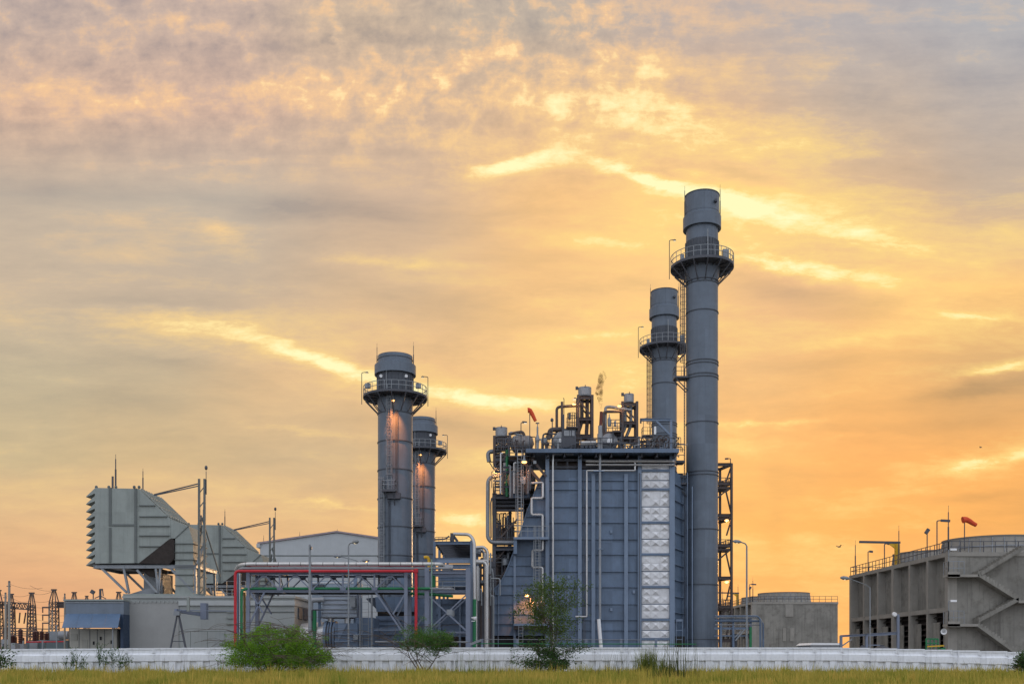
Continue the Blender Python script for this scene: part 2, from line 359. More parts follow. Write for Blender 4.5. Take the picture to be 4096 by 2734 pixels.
# ------------------------------------------------------------------ stacks
def ringmb(c, r, wd, h, seg=48): return MB().lathe(c, [(r-.01,-h/2),(r+wd,-h/2),(r+wd,h/2),(r-.01,h/2)], seg)
def circ(c, r, a): return Vector((c[0]+r*math.cos(a), c[1]+r*math.sin(a), c[2]))
def round_rail(mb, c, r, h, n=28, rr=.035):
    for k in range(n):
        a = 2*math.pi*k/n; p = circ(c, r, a); mb.beam(p, p+Vector((0,0,h)), rr*1.8)
    for q in (.5, 1):
        P = [circ((c[0],c[1],c[2]+h*q), r, 2*math.pi*k/56) for k in range(57)]
        for a, b in zip(P, P[1:]): mb.beam(a, b, rr*2)
    return mb
def lamp_arm(root, x, y, z0, z1, dx, name='platform_lamp', lit=False, r=.05):
    lp = build(MB().tube([(x,y,z0),(x,y,z1),(x+dx*.4,y,z1+.06)], r, 6, .15), name, STEEL, root)
    mb = MB(); mb.lathe((x+dx*.72,y,z1+.02), [(0,.12),(.1,.11),(.2,.03),(.2,-.05),(0,-.05)], 12)
    mb.box(x+dx*.4-.02, x+dx*.72, y-.05, y+.05, z1+.02, z1+.1)
    build(mb, 'lamp_head', STEEL, lp)
    build(MB().lathe((x+dx*.72,y,z1-.06), [(.17,0),(.14,-.06),(0,-.09)], 12), 'lamp_lens', LAMPON if lit else LAMPDIM, lp)
    return lp
def rod(root, x, y, z0, z1, r=.07, name='lightning_rod'):
    h = z1-z0; mb = MB().tube([(x,y,z0),(x,y,z0+h*.55)], r, 6).tube([(x,y,z0+h*.55),(x,y,z0+h*.86)], r*.62, 6).tube([(x,y,z0+h*.86),(x,y,z1)], r*.25, 5)
    return build(mb, name, STEEL, root)
def point_lamp(x, y, z, e=120, col=(1,.45,.12), r=.12):
    l = bpy.data.lights.new('lamp_light', 'POINT'); l.energy = e; l.color = col; l.shadow_soft_size = r
    o = link(bpy.data.objects.new('lamp_light', l)); o.location = (x,y,z); return o

def spot_lamp(x, y, z, e, ang, dr, col=(1,.34,.08)):
    l = bpy.data.lights.new('lamp_light', 'SPOT'); l.energy = e; l.color = col; l.shadow_soft_size = .12; l.spot_size = math.radians(ang); l.spot_blend = .9
    o = link(bpy.data.objects.new('lamp_light', l)); o.location = (x,y,z); o.rotation_euler = Vector(dr).to_track_quat('-Z','Y').to_euler(); return o
def bypass_stack(x, y):
    t = thing('bypass_stack', 'shorter grey-blue bypass stack standing nearer, with lit lamp and caged ladders on its front', 'smokestack', (x,y,0), 'bypass stacks')
    r = 2.36
    build(MB().lathe((x,y,0), [(r,8),(r,35.2),(2.42,37.2),(2.42,40.6)], 64), 'shell', STACK, t)
    sk = MB().lathe((x,y,0), [(2.47,37.6),(2.47,40.5)], 64)
    for k in range(30):
        a = 2*math.pi*k/30; p = circ((x,y,37.6), 2.5, a); sk.beam(p, p+Vector((0,0,2.9)), .07)
    build(sk, 'cladding', STACKD, t)
    build(MB().lathe((x,y,0), [(2.5,40.45),(2.82,40.45),(2.82,41.75),(2.36,42.0)], 64), 'collar', STACK, t)
    build(MB().lathe((x,y,0), [(2.36,41.9),(2.36,43.05),(2.28,43.05),(2.28,41)], 64), 'top_drum', STACK, t)
    build(ringmb((x,y,42.55), 2.36, .05, .1), 'flange_ring', STACKD, t)
    for z in (35.1, 31.2, 27.35, 23.5, 19.6, 15.7, 11.8): build(ringmb((x,y,z), r, .09, .13), 'flange_ring', STACKD, t)
    pl = build(MB().lathe((x,y,0), [(2.45,37.25),(4.38,37.25),(4.38,37.55),(2.45,37.55)], 64), 'platform', STEEL, t)
    build(round_rail(MB(), (x,y,37.55), 4.32, 1.2), 'railing', GALV, pl)
    for k in range(14):
        a = 2*math.pi*(k+.5)/14
        mb = MB().beam(circ((x,y,37.15), 4.3, a), circ((x,y,35.2), 2.4, a), .13).beam(circ((x,y,37.15), 4.3, a), circ((x,y,37.15), 2.4, a), .14, .2)
        build(mb, 'bracket', STEEL, t)
    yf = y - r
    # upper ladder with cage to the rest landing, lower ladder beside it
    l1 = build(MB().ladder(x-.5, yf-.28, 24.4, 38.6, w=.55), 'ladder', GALV, t); build(MB().cage(x-.5, yf-.28, 26.4, 36.9), 'cage', GALV, l1)
    l2 = build(MB().ladder(x-1.6, yf+.25, 9, 26.3, w=.55), 'ladder', GALV, t); build(MB().cage(x-1.6, yf+.25, 11, 26.2, hoop=1.5), 'cage', GALV, l2)
    lg = build(MB().box(x-1.3, x+.4, yf-1.25, yf+.3, 24.05, 24.35), 'landing', STEEL, t)
    build(MB().rail([(x-1.3,yf-.1,24.35),(x-1.3,yf-1.22,24.35),(x+.38,yf-1.22,24.35),(x+.38,yf-.1,24.35)], 1.2, .8), 'railing', GALV, lg)
    build(MB().beam((x-.9,yf-1.1,24), (x-.5,yf+.1,22.3), .1).beam((x+.2,yf-1.1,24), (x+.2,yf+.1,22.3), .1).box(x-.8, x+1.0, yf-.65, yf+.15, 23.2, 24.0), 'landing_bracket', STEEL, t)
    c = MB()
    for k, dx in enumerate((.35, .5, .65)): c.beam((x+dx,yf-.08,24), (x+dx,yf-.08,35.3), .06)
    for k, dx in enumerate((-.7, -.55, -.4)): c.beam((x+dx,yf-.06,9), (x+dx,yf-.06,23), .06)
    build(c, 'cable_riser', STACKD, t)
    lamp_arm(t, x-4.5, y-.6, 36.4, 40.7, 1.0); lamp_arm(t, x+4.5, y-.3, 36.2, 40.2, -1.0)
    rod(t, x-2.5, y, 41.2, 44.9); rod(t, x+2.5, y, 41.2, 45.1)
    for s in (-1, 1): build(MB().box(x+s*3.4-.35, x+s*3.4+.35, y-2.6, y-2.2, 38.1, 38.75), 'junction_box', GALV, t)
    for s in (-1, 1): build(MB().lathe((x+s*1.7,y-1.85,39.9), [(0,.1),(.22,.1),(.22,0)], 16, (0,-1,0)), 'port_cover', WHITEP, t)
    build(MB().tube([(x-.9,yf-.1,37.6),(x-.9,yf-.1,40.6)], .05, 6), 'sample_pipe', GALV, t)
    hl = build(MB().tube([(x+.05,yf-.7,37.2),(x+.05,yf-.7,36.75)], .05, 6).lathe((x+.05,yf-.7,36.3), [(.08,.45),(.14,.3),(.16,.12),(.3,0)], 14), 'hanging_lamp', GALV, t)
    build(MB().sphere((x+.05,yf-.7,36.28), .2, .2, .12, 6), 'lamp_bulb', LAMPON, hl)
    return t
bp1 = bypass_stack(X(1581,137), 137)
bp2 = dup(bp1, (.35,36,0), 'farther bypass stack half hidden behind the nearer one, its own lit lamp on the shell')
for o in (bp1, bp2):
    lx, ly = o.location.x, o.location.y
    spot_lamp(lx+.38, ly-3.9, 36.7, 9000, 58, (0,.21,-1), (1,.29,.06))

def main_stack(x, y):
    t = thing('exhaust_stack', 'tallest grey exhaust stack, standing at the right end of the boiler', 'smokestack', (x,y,0), 'tall exhaust stacks')
    r = 2.15
    build(MB().lathe((x,y,0), [(r,.6),(r,53.0),(2.42,55),(2.2,55.1),(2.15,60.6)], 64), 'shell', STACK, t)
    build(MB().lathe((x,y,0), [(2.2,0),(2.5,0),(2.5,.25),(2.22,.3),(2.22,4.3),(2.15,4.3)], 64), 'base', STACK, t)
    sk = MB().lathe((x,y,0), [(2.22,55.4),(2.22,58.6),(2.15,58.65)], 64)
    for k in range(30):
        a = 2*math.pi*k/30; p = circ((x,y,55.4), 2.25, a); sk.beam(p, p+Vector((0,0,3.2)), .1)
    build(sk, 'ribbed_cladding', STACKD, t)
    build(MB().lathe((x,y,0), [(2.2,60.4),(2.57,60.4),(2.57,62.0),(2.3,62.25)], 64), 'collar', STACK, t)
    build(MB().lathe((x,y,0), [(2.31,62.0),(2.31,65.0),(2.24,65.0),(2.24,61)], 64), 'top_drum', STACK, t)
    build(ringmb((x,y,64.93), 2.31, .06, .12), 'rim', STACKD, t); build(ringmb((x,y,62.5), 2.31, .03, .06), 'flange_ring', STACK, t)
    for z in (53.1, 52.75, 48.9, 42.15, 41.75, 40.3, 39.9, 33.8, 27.1, 26.65, 19.3, 11.8, 4.35): build(ringmb((x,y,z), r, .09, .12), 'flange_ring', STACKD, t)
    pl = build(MB().lathe((x,y,0), [(2.3,55.0),(4.28,55.0),(4.28,55.35),(2.3,55.35)], 64), 'platform', STEEL, t)
    build(round_rail(MB(), (x,y,55.35), 4.24, 1.35), 'railing', GALV, pl)
    for k in range(14):
        a = 2*math.pi*(k+.5)/14
        build(MB().beam(circ((x,y,54.9), 4.2, a), circ((x,y,52.9), 2.2, a), .13).beam(circ((x,y,54.9), 4.2, a), circ((x,y,54.9), 2.4, a), .14, .2), 'bracket', STEEL, t)
    xl = x - r; L = []
    def side(z0, z1, xo, cage):
        l = build(MB().ladder(xo, y-.3, z0, z1, -1, 0, w=.6), 'ladder', STEEL, t)
        if cage: build(MB().cage(xo, y-.3, z0+2, z1-1, -1, 0, rad=.6, hoop=1.0, bars=9), 'cage', STEEL, l)
    side(40.3, 56.2, xl-.35, True); side(26.0, 41.4, xl-.3, False); side(6, 27, xl-.3, False)
    for z in (39.9, 25.4):
        lg = build(MB().box(xl-1.75, xl+.1, y-1.1, y+.7, z, z+.25), 'landing', STEEL, t)
        build(MB().rail([(xl,y-1.08,z+.25),(xl-1.72,y-1.08,z+.25),(xl-1.72,y+.68,z+.25)], 1.25, .75), 'railing', STEEL, lg)
        build(MB().beam((xl-1.6,y-.9,z), (xl+.05,y-.6,z-1.6), .12), 'landing_bracket', STEEL, t); build(MB().beam((xl-1.6,y+.5,z), (xl+.05,y+.4,z-1.6), .12), 'landing_bracket', STEEL, t)
        lamp_arm(t, xl-1.6, y-1.1, z+.3, z+3.0, .7, lit=True)
    lamp_arm(t, x-4.5, y-.2, 53.6, 58.9, 1.0)
    rod(t, x-2.42, y-.3, 61.5, 66.3); rod(t, x+2.42, y-.3, 61.5, 66.5)
    build(MB().tube([(x+.25,y-2.75,55.3),(x+.25,y-2.75,59.4)], .07, 6), 'sample_pole', GALV, t)
    build(MB().box(x+2.4, x+3.2, y-2.3, y-1.7, 55.34, 56.9), 'analyser_box', GALV, t); build(MB().box(x-3.3, x-2.8, y-2.2, y-1.8, 55.34, 56.2), 'analyser_box', GALV, t)
    build(MB().box(x+1.3, x+1.6, y-2.4, y-1.7, 63.3, 63.6), 'lifting_lug', STACKD, t)
    build(MB().beam((xl-.05,y-1.2,0), (xl-.05,y-1.2,27), .12).beam((xl+.5,y-1.75,2), (xl+.5,y-1.75,25), .14), 'cable_riser', BLUEL, t)
    return t
ms1 = main_stack(X(2808,137), 137)
ms2 = dup(ms1, (.3,36,0), 'tall grey exhaust stack farther back, seen between the boiler roof and the tallest stack')

# ------------------------------------------------------------------ air intake houses
def zpx(zx, zy, d): u = zx/1.5936; v = 1750 + zy/1.5936; return (X(u,d), Z(v,d))
def air_intake():
    d = 130.0; D = 9.0; P = lambda a, b: zpx(a, b, d)
    x0 = P(605,0)[0]
    t = thing('air_intake', 'nearer grey-green air intake house with zigzag hoods on its left edge', 'air intake', (P(800,0)[0], d, 0), 'turbine air intake houses')
    body = [P(605,318), P(885,324), P(885,797), P(605,800)][::-1]
    build(MB().prism(body, d, d+D), 'filter_house', INTK, t)
    tr = [P(885,324), P(1085,515), P(1085,640), P(885,797)][::-1]
    build(MB().prism(tr, d+.05, d+D-1), 'transition', INTK, t)
    du = [P(1085,515), P(1200,562), P(1230,660), P(1230,998), P(1115,998), P(1115,640), P(1085,640)][::-1]
    build(MB().prism(du, d+.1, d+5.6), 'down_duct', INTK, t)
    # hoods
    for k in range(10):
        yy = 320 + k*48 + (0 if k < 5 else 5); a, b = P(604,yy)[1], P(604,yy+46)[1]; zt = P(0,yy+57)[1] if False else P(0,yy+56)[1]
        tip = (P(548,0)[0], P(0,yy+56)[1]); mb = MB().prism([(x0,a),(tip[0],tip[1]+.06),(tip[0],tip[1]-.02),(x0,b+.25)], d+.02, d+D-.02)
        build(mb, 'weather_hood', INTK, t)
    rb = MB()
    for xx, wdt, ya, yb in ((703,16,318,560),(703,14,572,792),(866,16,322,796)): a = P(xx-wdt/2,0)[0]; b = P(xx+wdt/2,0)[0]; rb.box(a, b, d-.12, d+.02, P(0,yb)[1], P(0,ya)[1])
    rb.box(P(710,0)[0], P(858,0)[0], d-.1, d+.02, P(0,562)[1], P(0,550)[1])
    build(rb, 'panel_joint', INTKD, t)
    rb = MB()
    for yy in (430,500,560,622,690): 
        xe = 885 + (min(yy,515)-324)/(515-324)*200; rb.box(P(888,0)[0], P(xe-4,0)[0], d-.18, d+.06, P(0,yy+4)[1], P(0,yy-1)[1])
    for yy in (672,726,774,818,870,938): rb.box(P(1113,0)[0], P(1232,0)[0]+.12, d-.08, d+5.7, P(0,yy+4)[1], P(0,yy-1)[1])
    build(rb, 'stiffener', INTKD, t)
    rf = MB()                                           # ribs on the sloping roof of the transition
    (xa,za),(xb,zb) = P(890,326), P(1085,514); n = Vector((-(zb-za),0,xb-xa)).normalized()
    for k in range(9):
        yy = d+.3+k*(D-1.6)/8; rf.beam(Vector((xa,yy,za))+n*.12, Vector((xb,yy,zb))+n*.12, .14, .26)
    for q in (.3, .62, .93): p = Vector((xa,d+.1,za)).lerp(Vector((xb,d+.1,zb)), q)+n*.1; rf.beam(p, p+Vector((0,D-1.3,0)), .14)
    build(rf, 'roof_rib', INTK, t)
    mt = MB(); a, b = P(1115,640), P(1200,562); mt.beam((a[0],d+.06,a[1]), (b[0],d+.06,b[1]), .1)
    build(mt, 'mitre_joint', INTKD, t)
    cv = MB().prism([P(888,800), P(1080,648), P(1098,640), P(1112,652), P(1113,770), P(1080,806)][::-1], d-.22, d+3)  # dark brown cover that also stands in for the shaded recess under the transition
    build(cv, 'shaded_recess_cover', BROWN, t)
    # support frame
    zb = P(0,805)[1]; fr = MB(); xl, xr = P(597,0)[0], P(1250,0)[0]
    for yy in (d+.1, d+D): fr.hbeam((xl,yy,zb-.3), (xr,yy,zb-.3), .45, .3)
    fr.hbeam((xr,d,zb-.3), (xr,d+D,zb-.3), .45, .3); fr.hbeam((xl,d,zb-.3), (xl,d+D,zb-.3), .45, .3)
    fr.box(xl, P(900,0)[0], d+.3, d+D-.2, zb-.2, zb-.08)
    for q in (.3,.5,.7): fr.hbeam((xl+(xr-xl)*q,d,zb-.3), (xl+(xr-xl)*q,d+D,zb-.3), .4, .25)
    build(fr, 'support_frame', GALV, t)
    zd = P(0,992)[1]
    for (a0, b0), (a1, b1) in (((785,825),(818,990)),((990,825),(1010,995)),((1020,825),(1008,995)),((1240,825),(1243,995)),((640,826),(805,985)),((870,840),(1000,985)),((1080,826),(1235,985)),((1310,640),(1255,800))):
        for yy in (d+.2, d+D-.3)[:2 if a0 != 1310 else 1]:
            p, q = P(a0,b0), P(a1,b1); build(MB().hbeam((p[0],yy,p[1]), (q[0],yy,q[1]), .3, .3) if False else MB().beam((p[0],yy,p[1]), (q[0],yy,q[1]), .28), 'support_leg', GALV, t)
    # silencer boxes and equipment under the frame
    build(MB().box(P(862,0)[0], P(985,0)[0], d+3, d+7, zd, P(0,850)[1]).prism([P(808,990), P(950,945), P(965,955), P(965,995)][::-1], d+1.2, d+1.8), 'silencer_panel', GALV, t)
    build(MB().prism([P(870,822), P(980,822), P(985,890), P(940,880)][::-1], d+.6, d+5), 'duct_shroud', BROWN, t)
    mb = MB()
    for k in range(4): mb.lathe((P(1050+k*12,0)[0], d+6, P(0,950)[1]), [(0,-.8),(.5,-.8),(.5,.5),(.2,.9),(0,.9)], 12)
    build(mb, 'instrument_pod', GALV, t)
    # hoist mast with its boom
    (mx, mz), (_, mt_), (_, tip) = P(1302,1000), P(0,270), P(0,200)
    m = MB()
    for dx in (-.35,.35): m.beam((mx+dx,d-1,mz), (mx+dx,d-1,mt_), .26)
    for k in range(8): zz = mz + (mt_-mz)*k/8; m.beam((mx-.35,d-1,zz), (mx+.35,d-1,zz+.9), .1)
    m.beam((mx-1.4,d+1.6,mz+4), (mx,d-1,mt_-6), .14).beam((mx+1.6,d+1.6,mz+2.5), (mx,d-1,mt_-5), .16)
    hm = build(m, 'hoist_mast', INTKD, t)
    b0, b1 = P(1290,298), P(975,357)
    build(MB().beam((b0[0],d-1,b0[1]), (b1[0],d+.5,b1[1]), .14).beam((b0[0],d-1,b0[1]-.3), (b1[0],d+.5,b1[1]-.12), .12), 'hoist_boom', STEEL, hm)
    rod(t, mx+.55, d-1, mt_-2, tip, .08); build(MB().sphere((mx+.55,d-1,tip), .2, .2, .3, 6), 'rod_tip', STEEL, t)
    a = P(718,310); b = P(718,95); rod(t, a[0], d+1, a[1], b[1], .12); build(MB().box(a[0]-.5, a[0]-.28, d+.9, d+1.1, a[1]-.1, a[1]+1.5), 'rod_bracket', STEEL, t)
    a = P(893,320); b = P(893,185); rod(t, a[0], d+1, a[1], b[1], .09)
    lg = MB()
    for xx in (610,690,735,852,883): q = P(xx,318); lg.sphere((q[0],d+.2,q[1]+.12), .2, .2, .22, 5)
    build(lg, 'lifting_lug', INTKD, t)
    # deck
    build(MB().box(P(792,0)[0], P(1312,0)[0], d-.4, d+D+1, zd-.75, zd-.05), 'deck', INTK, t)
    # walkway and stairs on the right
    wk = MB(); xa, xb = P(1312,0)[0], P(1500,0)[0]
    wk.box(xa, xb, d+3, d+5, zd-.6, zd-.4)
    build(wk, 'walkway', STEEL, t)
    build(MB().rail([(xa,d+3,zd-.4),(xb,d+3,zd-.4)], 1.2, 1.2), 'railing', GALV, t); build(MB().rail([(xa,d+5,zd-.4),(xb,d+5,zd-.4)], 2.4, 1.2, .03, (1,.75,.5)), 'railing', GALV, t)
    return t
in1 = air_intake()
in2 = dup(in1, (.4,36,0), 'farther air intake house partly hidden behind the nearer one and the red-piped rack')

# ------------------------------------------------------------------ turbine hall
d = 215.0; xl, xr, zc, za = X(1040,d), X(1655,d), Z(2170,d), Z(2130,d); xm = (xl+xr)/2
t = thing('turbine_hall', 'long pale grey gabled hall rising behind the pipes and stacks', 'building', (xm,d,0))
build(MB().prism([(xl,0),(xr,0),(xr,zc),(xm,za),(xl,zc)], d, d+50), 'wall', HALL, t)
rf = MB()
for s, xe in ((-1,xl),(1,xr)):
    rf.prism([(xe+s*.5,zc-.25),(xm,za+.1),(xm,za+.45),(xe+s*.5,zc+.12)][::(1 if s < 0 else -1)], d-.35, d+50.3)
rfo = build(rf, 'roof', mat('maroon_edged_roof', (.30,.24,.25), .6), t)
build(MB().box(xl-.65, xl+.1, d-.5, d+50, zc-1.0, zc-.2), 'gutter', HALL, t)
build(MB().box(xl-.04, xr+.04, d-.06, d+.02, Z(2223,d), Z(2219,d)), 'wall_joint', INTKD, t)
for u in (1050, 1195, 1346): rod(t, X(u,d), d+1, Z(2163 if u < 1100 else 2146 if u < 1300 else 2130, d), Z(2135 if u < 1100 else 2122 if u < 1300 else 2110, d), .06)

# ------------------------------------------------------------------ turbine enclosure and its yard pieces
d = 126.0
t = thing('turbine_enclosure', 'long low grey enclosure under the nearer air intake, cornice along its right half', 'building', (X(840,d),d,0))
x0, x1, xc = X(497,d), X(1178,d), X(716,d); zt = Z(2391,d)
build(MB().box(x0, x1, d, d+9, 0, zt-.02), 'wall', ENCL, t)
build(MB().box(x0+.05, xc, d-.12, d+.02, 0, Z(2406,d)), 'access_panel', mat('warm_grey_panel', (.285,.285,.275), .6, 0, .05, .1), t)
build(MB().box(xc+.02, x1+.1, d-.3, d+9.05, Z(2420,d), Z(2401,d)), 'cornice', mat('light_cornice_paint', (.37,.385,.38), .6, 0, .06, .2), t)
rfb = MB().box(x0-.2, x1+.15, d-.2, d+9.2, zt, zt+.28)
for k in range(13): xx = x0+.2+k*(xc-x0)/13; rfb.box(xx, xx+.18, d-.26, d-.14, Z(2409,d), Z(2402,d))
build(rfb, 'roof', ENCL, t)
j = MB()
for u in (762, 830, 900, 1010, 1090): j.box(X(u,d)-.025, X(u,d)+.025, d-.02, d+.01, 0, Z(2523,d))
j.box(xc, x1, d-.02, d+.01, Z(2523,d)-.025, Z(2523,d)+.025); j.box(X(716,d), x1, d-.1, d+.01, Z(2445,d)-.06, Z(2445,d)+.03)
build(j, 'panel_joint', INTKD, t)
for k in range(3):
    z = Z(2440+k*24,d); build(MB().prism([(X(908,d),z-.25),(X(940,d),z-.25),(X(940,d),z+.05),(X(908,d),z+.05)], d-.25, d), 'vent_hood', INTK, t)
build(MB().box(X(860,d), X(895,d), d-.05, d+.01, .2, Z(2530,d)), 'door', mat('grey_door', (.27,.29,.285), .5), t)
for yy in (2, 5.2): build(MB().box(x1-.02, x1+.14, d+yy, d+yy+2.4, Z(2470,d), Z(2424,d)), 'side_vent', STEEL, t)
for u in (1010, 1090): build(MB().tube([(X(u,d),d-.3,zt+.2),(X(u,d),d-.3,Z(2300,d))], .06, 6), 'vent_pipe', GALV, t)
rl = MB().rail([(X(1000,d),d+.2,zt+.28),(x1,d+.2,zt+.28)], 1.2, 1.3)
build(rl, 'roof_railing', GALV, t)

t = thing('pipe_support', 'steel A-frame carrying a short beam against the grey enclosure wall', 'pipe support', (X(715,119),119,0))
d = 119.0; a = W(712,2443,d)
build(MB().beam(W(680,2600,d), a, .16).beam(W(745,2600,d), a, .2).beam(W(686,2563,d), W(738,2563,d), .1), 'leg', STEEL, t)
build(MB().beam(a+Vector((-.3,0,.1)), a+Vector((1.6,5,-.25)), .35, .4).beam(a+Vector((0,0,.15)), a+Vector((7,2,.1)), .1).box(a.x+1.4, a.x+2.1, a.y+4, a.y+5, a.z-.8, a.z+1.2), 'beam', RACK, t)
build(MB().beam(a+Vector((-.35,-.3,-.25)), a+Vector((.35,-.3,-.25)), .5), 'end_plate', GALV, t)
build(MB().beam((X(750,d),d+.3,a.z), (X(750,d),d+.3,Z(2385,d)), .3), 'riser', INTK, t)

# shed with blue awning, far left
d = 124.0
t = thing('switchgear_shed', 'small beige cabinet house under a sloping blue sheet metal awning', 'shed', (X(375,d),d,0))
build(MB().box(X(262,d), X(495,d), d, d+6, Z(2455,d), Z(2402,d)), 'upper_wall', mat('grey_blue_sheet', (.15,.18,.22), .5, .1, .12, .3), t)
build(MB().box(X(256,d), X(497,d), d-.25, d+6.2, Z(2402,d)+.01, Z(2395,d)), 'roof', INTK, t)
build(MB().box(X(258,d), X(495,d), d-.08, d, Z(2410,d), Z(2405,d)), 'gutter', GALV, t)
for k in range(4):
    a0 = 263+k*55; b0 = 248+k*56; yb = d-3
    vs = [W(a0,2455,d-.1), W(a0+54.4,2455,d-.1), Vector((X(b0+55.4,yb),yb,Z(2509,yb))), Vector((X(b0,yb),yb,Z(2509,yb)))]
    mb = MB().add(vs+[p+Vector((0,0,.07)) for p in vs], [(0,1,2,3),(7,6,5,4),(0,4,5,1),(1,5,6,2),(2,6,7,3),(3,7,4,0)])
    build(mb, 'awning_panel', AWN, t)
build(MB().box(X(277,d), X(466,d), d+.1, d+5.5, 0, Z(2512,d)), 'cabinet', mat('beige_cabinet', (.33,.32,.28), .6, 0, .08, .2), t)
j = MB()
for u in (315, 358, 388, 417): j.box(X(u,d)-.03, X(u,d)+.03, d+.07, d+.12, 0, Z(2516,d))
build(j, 'door_joint', STEEL, t)
for u, v in ((374,2570),(402,2551),(445,2566)): build(MB().box(X(u,d)-.1, X(u,d)+.1, d+.02, d+.1, Z(v,d)-.2, Z(v,d)+.22), 'door_handle', DARK, t)
build(MB().box(X(282,d), X(308,d), d+.03, d+.12, Z(2560,d), Z(2533,d)).box(X(328,d), X(350,d), d+.04, d+.12, 0.3, Z(2556,d)), 'vent_panel', mat('beige_vent', (.27,.265,.235), .6), t)
for u in (262, 482): build(MB().tube([(X(u,d),d-2.4,0),(X(u,d),d-2.4,Z(2500,d))], .09, 8), 'post', GALV, t)
build(MB().box(X(484,d), X(495.5,d), d-.2, d+5.9, 0, Z(2455,d)-.01).box(X(466,d)+.02, X(484,d)-.01, d+3, d+5.8, 0, Z(2455,d)-.01).add([W(483,2456,d-.15), W(471,2507,d-2.9), W(483,2507,d-.15), W(483.6,2456,d-.15), W(471.6,2507,d-2.9), W(483.6,2507,d-.15)], [(0,1,2),(5,4,3),(0,3,4,1),(1,4,5,2),(2,5,3,0)]), 'end_panel', mat('navy_panel', (.03,.05,.09), .5), t)
t = thing('floodlight_mast', 'dark floodlight on a short mast on the shed roof', 'floodlight', W(373,2395,126))
build(MB().tube([W(373,2396,126), W(373,2372,126)], .07, 6), 'post', STEEL, t); build(MB().beam(W(364,2362,126), W(377,2370,126), .45, .3), 'lamp_head', STEEL, t)
t = thing('braced_bracket', 'short braced steel post with arms beside the floodlight on the shed roof', 'bracket', W(403,2395,126))
build(MB().beam(W(401,2396,126), W(401,2354,126), .22).beam(W(379,2391,126), W(399,2382,126), .1).beam(W(424,2393,126), W(403,2382,126), .1).beam(W(401,2356,126), W(411,2356,126), .2).beam(W(410,2356,126), W(413,2382,126), .1), 'post', STEEL, t)
# ------------------------------------------------------------------ heat recovery boiler
d = 133.0
boil = thing('heat_recovery_boiler', 'huge nearer blue-grey boiler casing with a bright silver panel strip and curved inlet duct', 'boiler', (X(2450,d),d,0))
ztop = Z(1877,d)
build(MB().box(X(2184,d), X(2690,d), d, d+10, .4, ztop), 'casing', BLUE, boil)
ch = MB(); xa, xb = X(2697,d), X(2733,d+4); vs = [(xa,d+.02),(xb,d+4),(xb,d+10),(X(2680,d),d+10),(X(2680,d),d+.02)]; n = len(vs); zc = Z(1895,d+2)
ch.add([(x,y,.4) for x, y in vs]+[(x,y,zc) for x, y in vs], [tuple(range(n))[::-1], tuple(range(n,2*n))]+[(i,(i+1)%n,n+(i+1)%n,n+i) for i in range(n)])
build(ch, 'outlet_casing', BLUE, boil)
seams = [1921,1957,2026,2089,2155,2216,2284,2346,2414,2477,2518,2554]
colx = [(2182,2197,1806),(2312,2327,1806),(2366,2381,1893),(2497,2512,1893),(2551,2566,1806),(2678,2699,1806)]
for a, b, vt in colx:
    xa, xb = X(a,d-.4), X(b,d-.4)
    build(MB().box(xa, xb, d-.42, d-.36, .3, Z(vt,d-.4)).box(xa+.2, xb-.2, d-.36, d+.01, .3, Z(vt,d-.4)), 'column', BLUEL, boil)
xs = [(2197,2312),(2327,2366),(2381,2497),(2512,2551)]
for v in seams:
    mb = MB()
    for a, b in xs: mb.box(X(a,d-.3), X(b,d-.3), d-.24, d+.02, Z(v,d)-.05, Z(v,d)+.03)
    build(mb, 'stiffener', BLUE, boil)
for k, v in enumerate([1935,2000,2063,2128,2192,2256,2318,2384,2448]):
    p, q = Vector((X(2699,d),d-.15,Z(v,d-.15))), Vector((X(2733,d+4),d+3.8,Z(v,d)))
    build(MB().beam(p, q, .3, .07), 'outlet_stiffener', BLUEL, boil)
# pressed silver sheets between the two right columns
x0, x1 = X(2566,d)+.02, X(2678,d)-.06
rr = random.Random(5)
for a, b, n in [(1862,1878,1),(1886,1919,1),(1923,1952,1),(1962,2024,2),(2028,2084,2),(2094,2153,2),(2157,2211,2),(2221,2282,2),(2286,2341,2),(2351,2412,2),(2416,2471,2),(2482,2516,1),(2520,2549,1),(2559,2592,1)]:
    zt, zb = Z(a,d), Z(b,d); mb = MB(); mb.box(x0, x1, d-.1, d+.02, zb, zt)
    for r_ in range(n):
        for c in range(3):
            xa, xb = x0+(x1-x0)*c/3, x0+(x1-x0)*(c+1)/3; za, zb2 = zb+(zt-zb)*r_/n, zb+(zt-zb)*(r_+1)/n
            h = rr.choice((.27,.22,.2,.06,-.0,.25)); cx, cz = (xa+xb)/2+rr.uniform(-.03,.03), (za+zb2)/2+rr.uniform(-.04,.04)
            g = .03; P = [(xa+g,d-.105,za+g),(xb-g,d-.105,za+g),(xb-g,d-.105,zb2-g),(xa+g,d-.105,zb2-g),(cx,d-.105-h,cz)]
            mb.add(P, [(0,1,4),(1,2,4),(2,3,4),(3,0,4)])
            for q in P[:4]: mb.beam(Vector(q)-Vector((0,.02,0)), Vector(P[4])-Vector((0,.03,0)), .05)
            for q0, q1 in ((0,1),(1,2)): mb.beam(Vector(P[q0])-Vector((0,.02,0)), Vector(P[q1])-Vector((0,.02,0)), .06)
    build(mb, 'silver_panel', ALUP, boil)
for v in (1882,1957,2089,2216,2346,2477,2554): build(MB().box(x0-.1, x1+.1, d-.36, d+.01, Z(v+4.5,d), Z(v-4.5,d)), 'panel_beam', BLUE, boil)
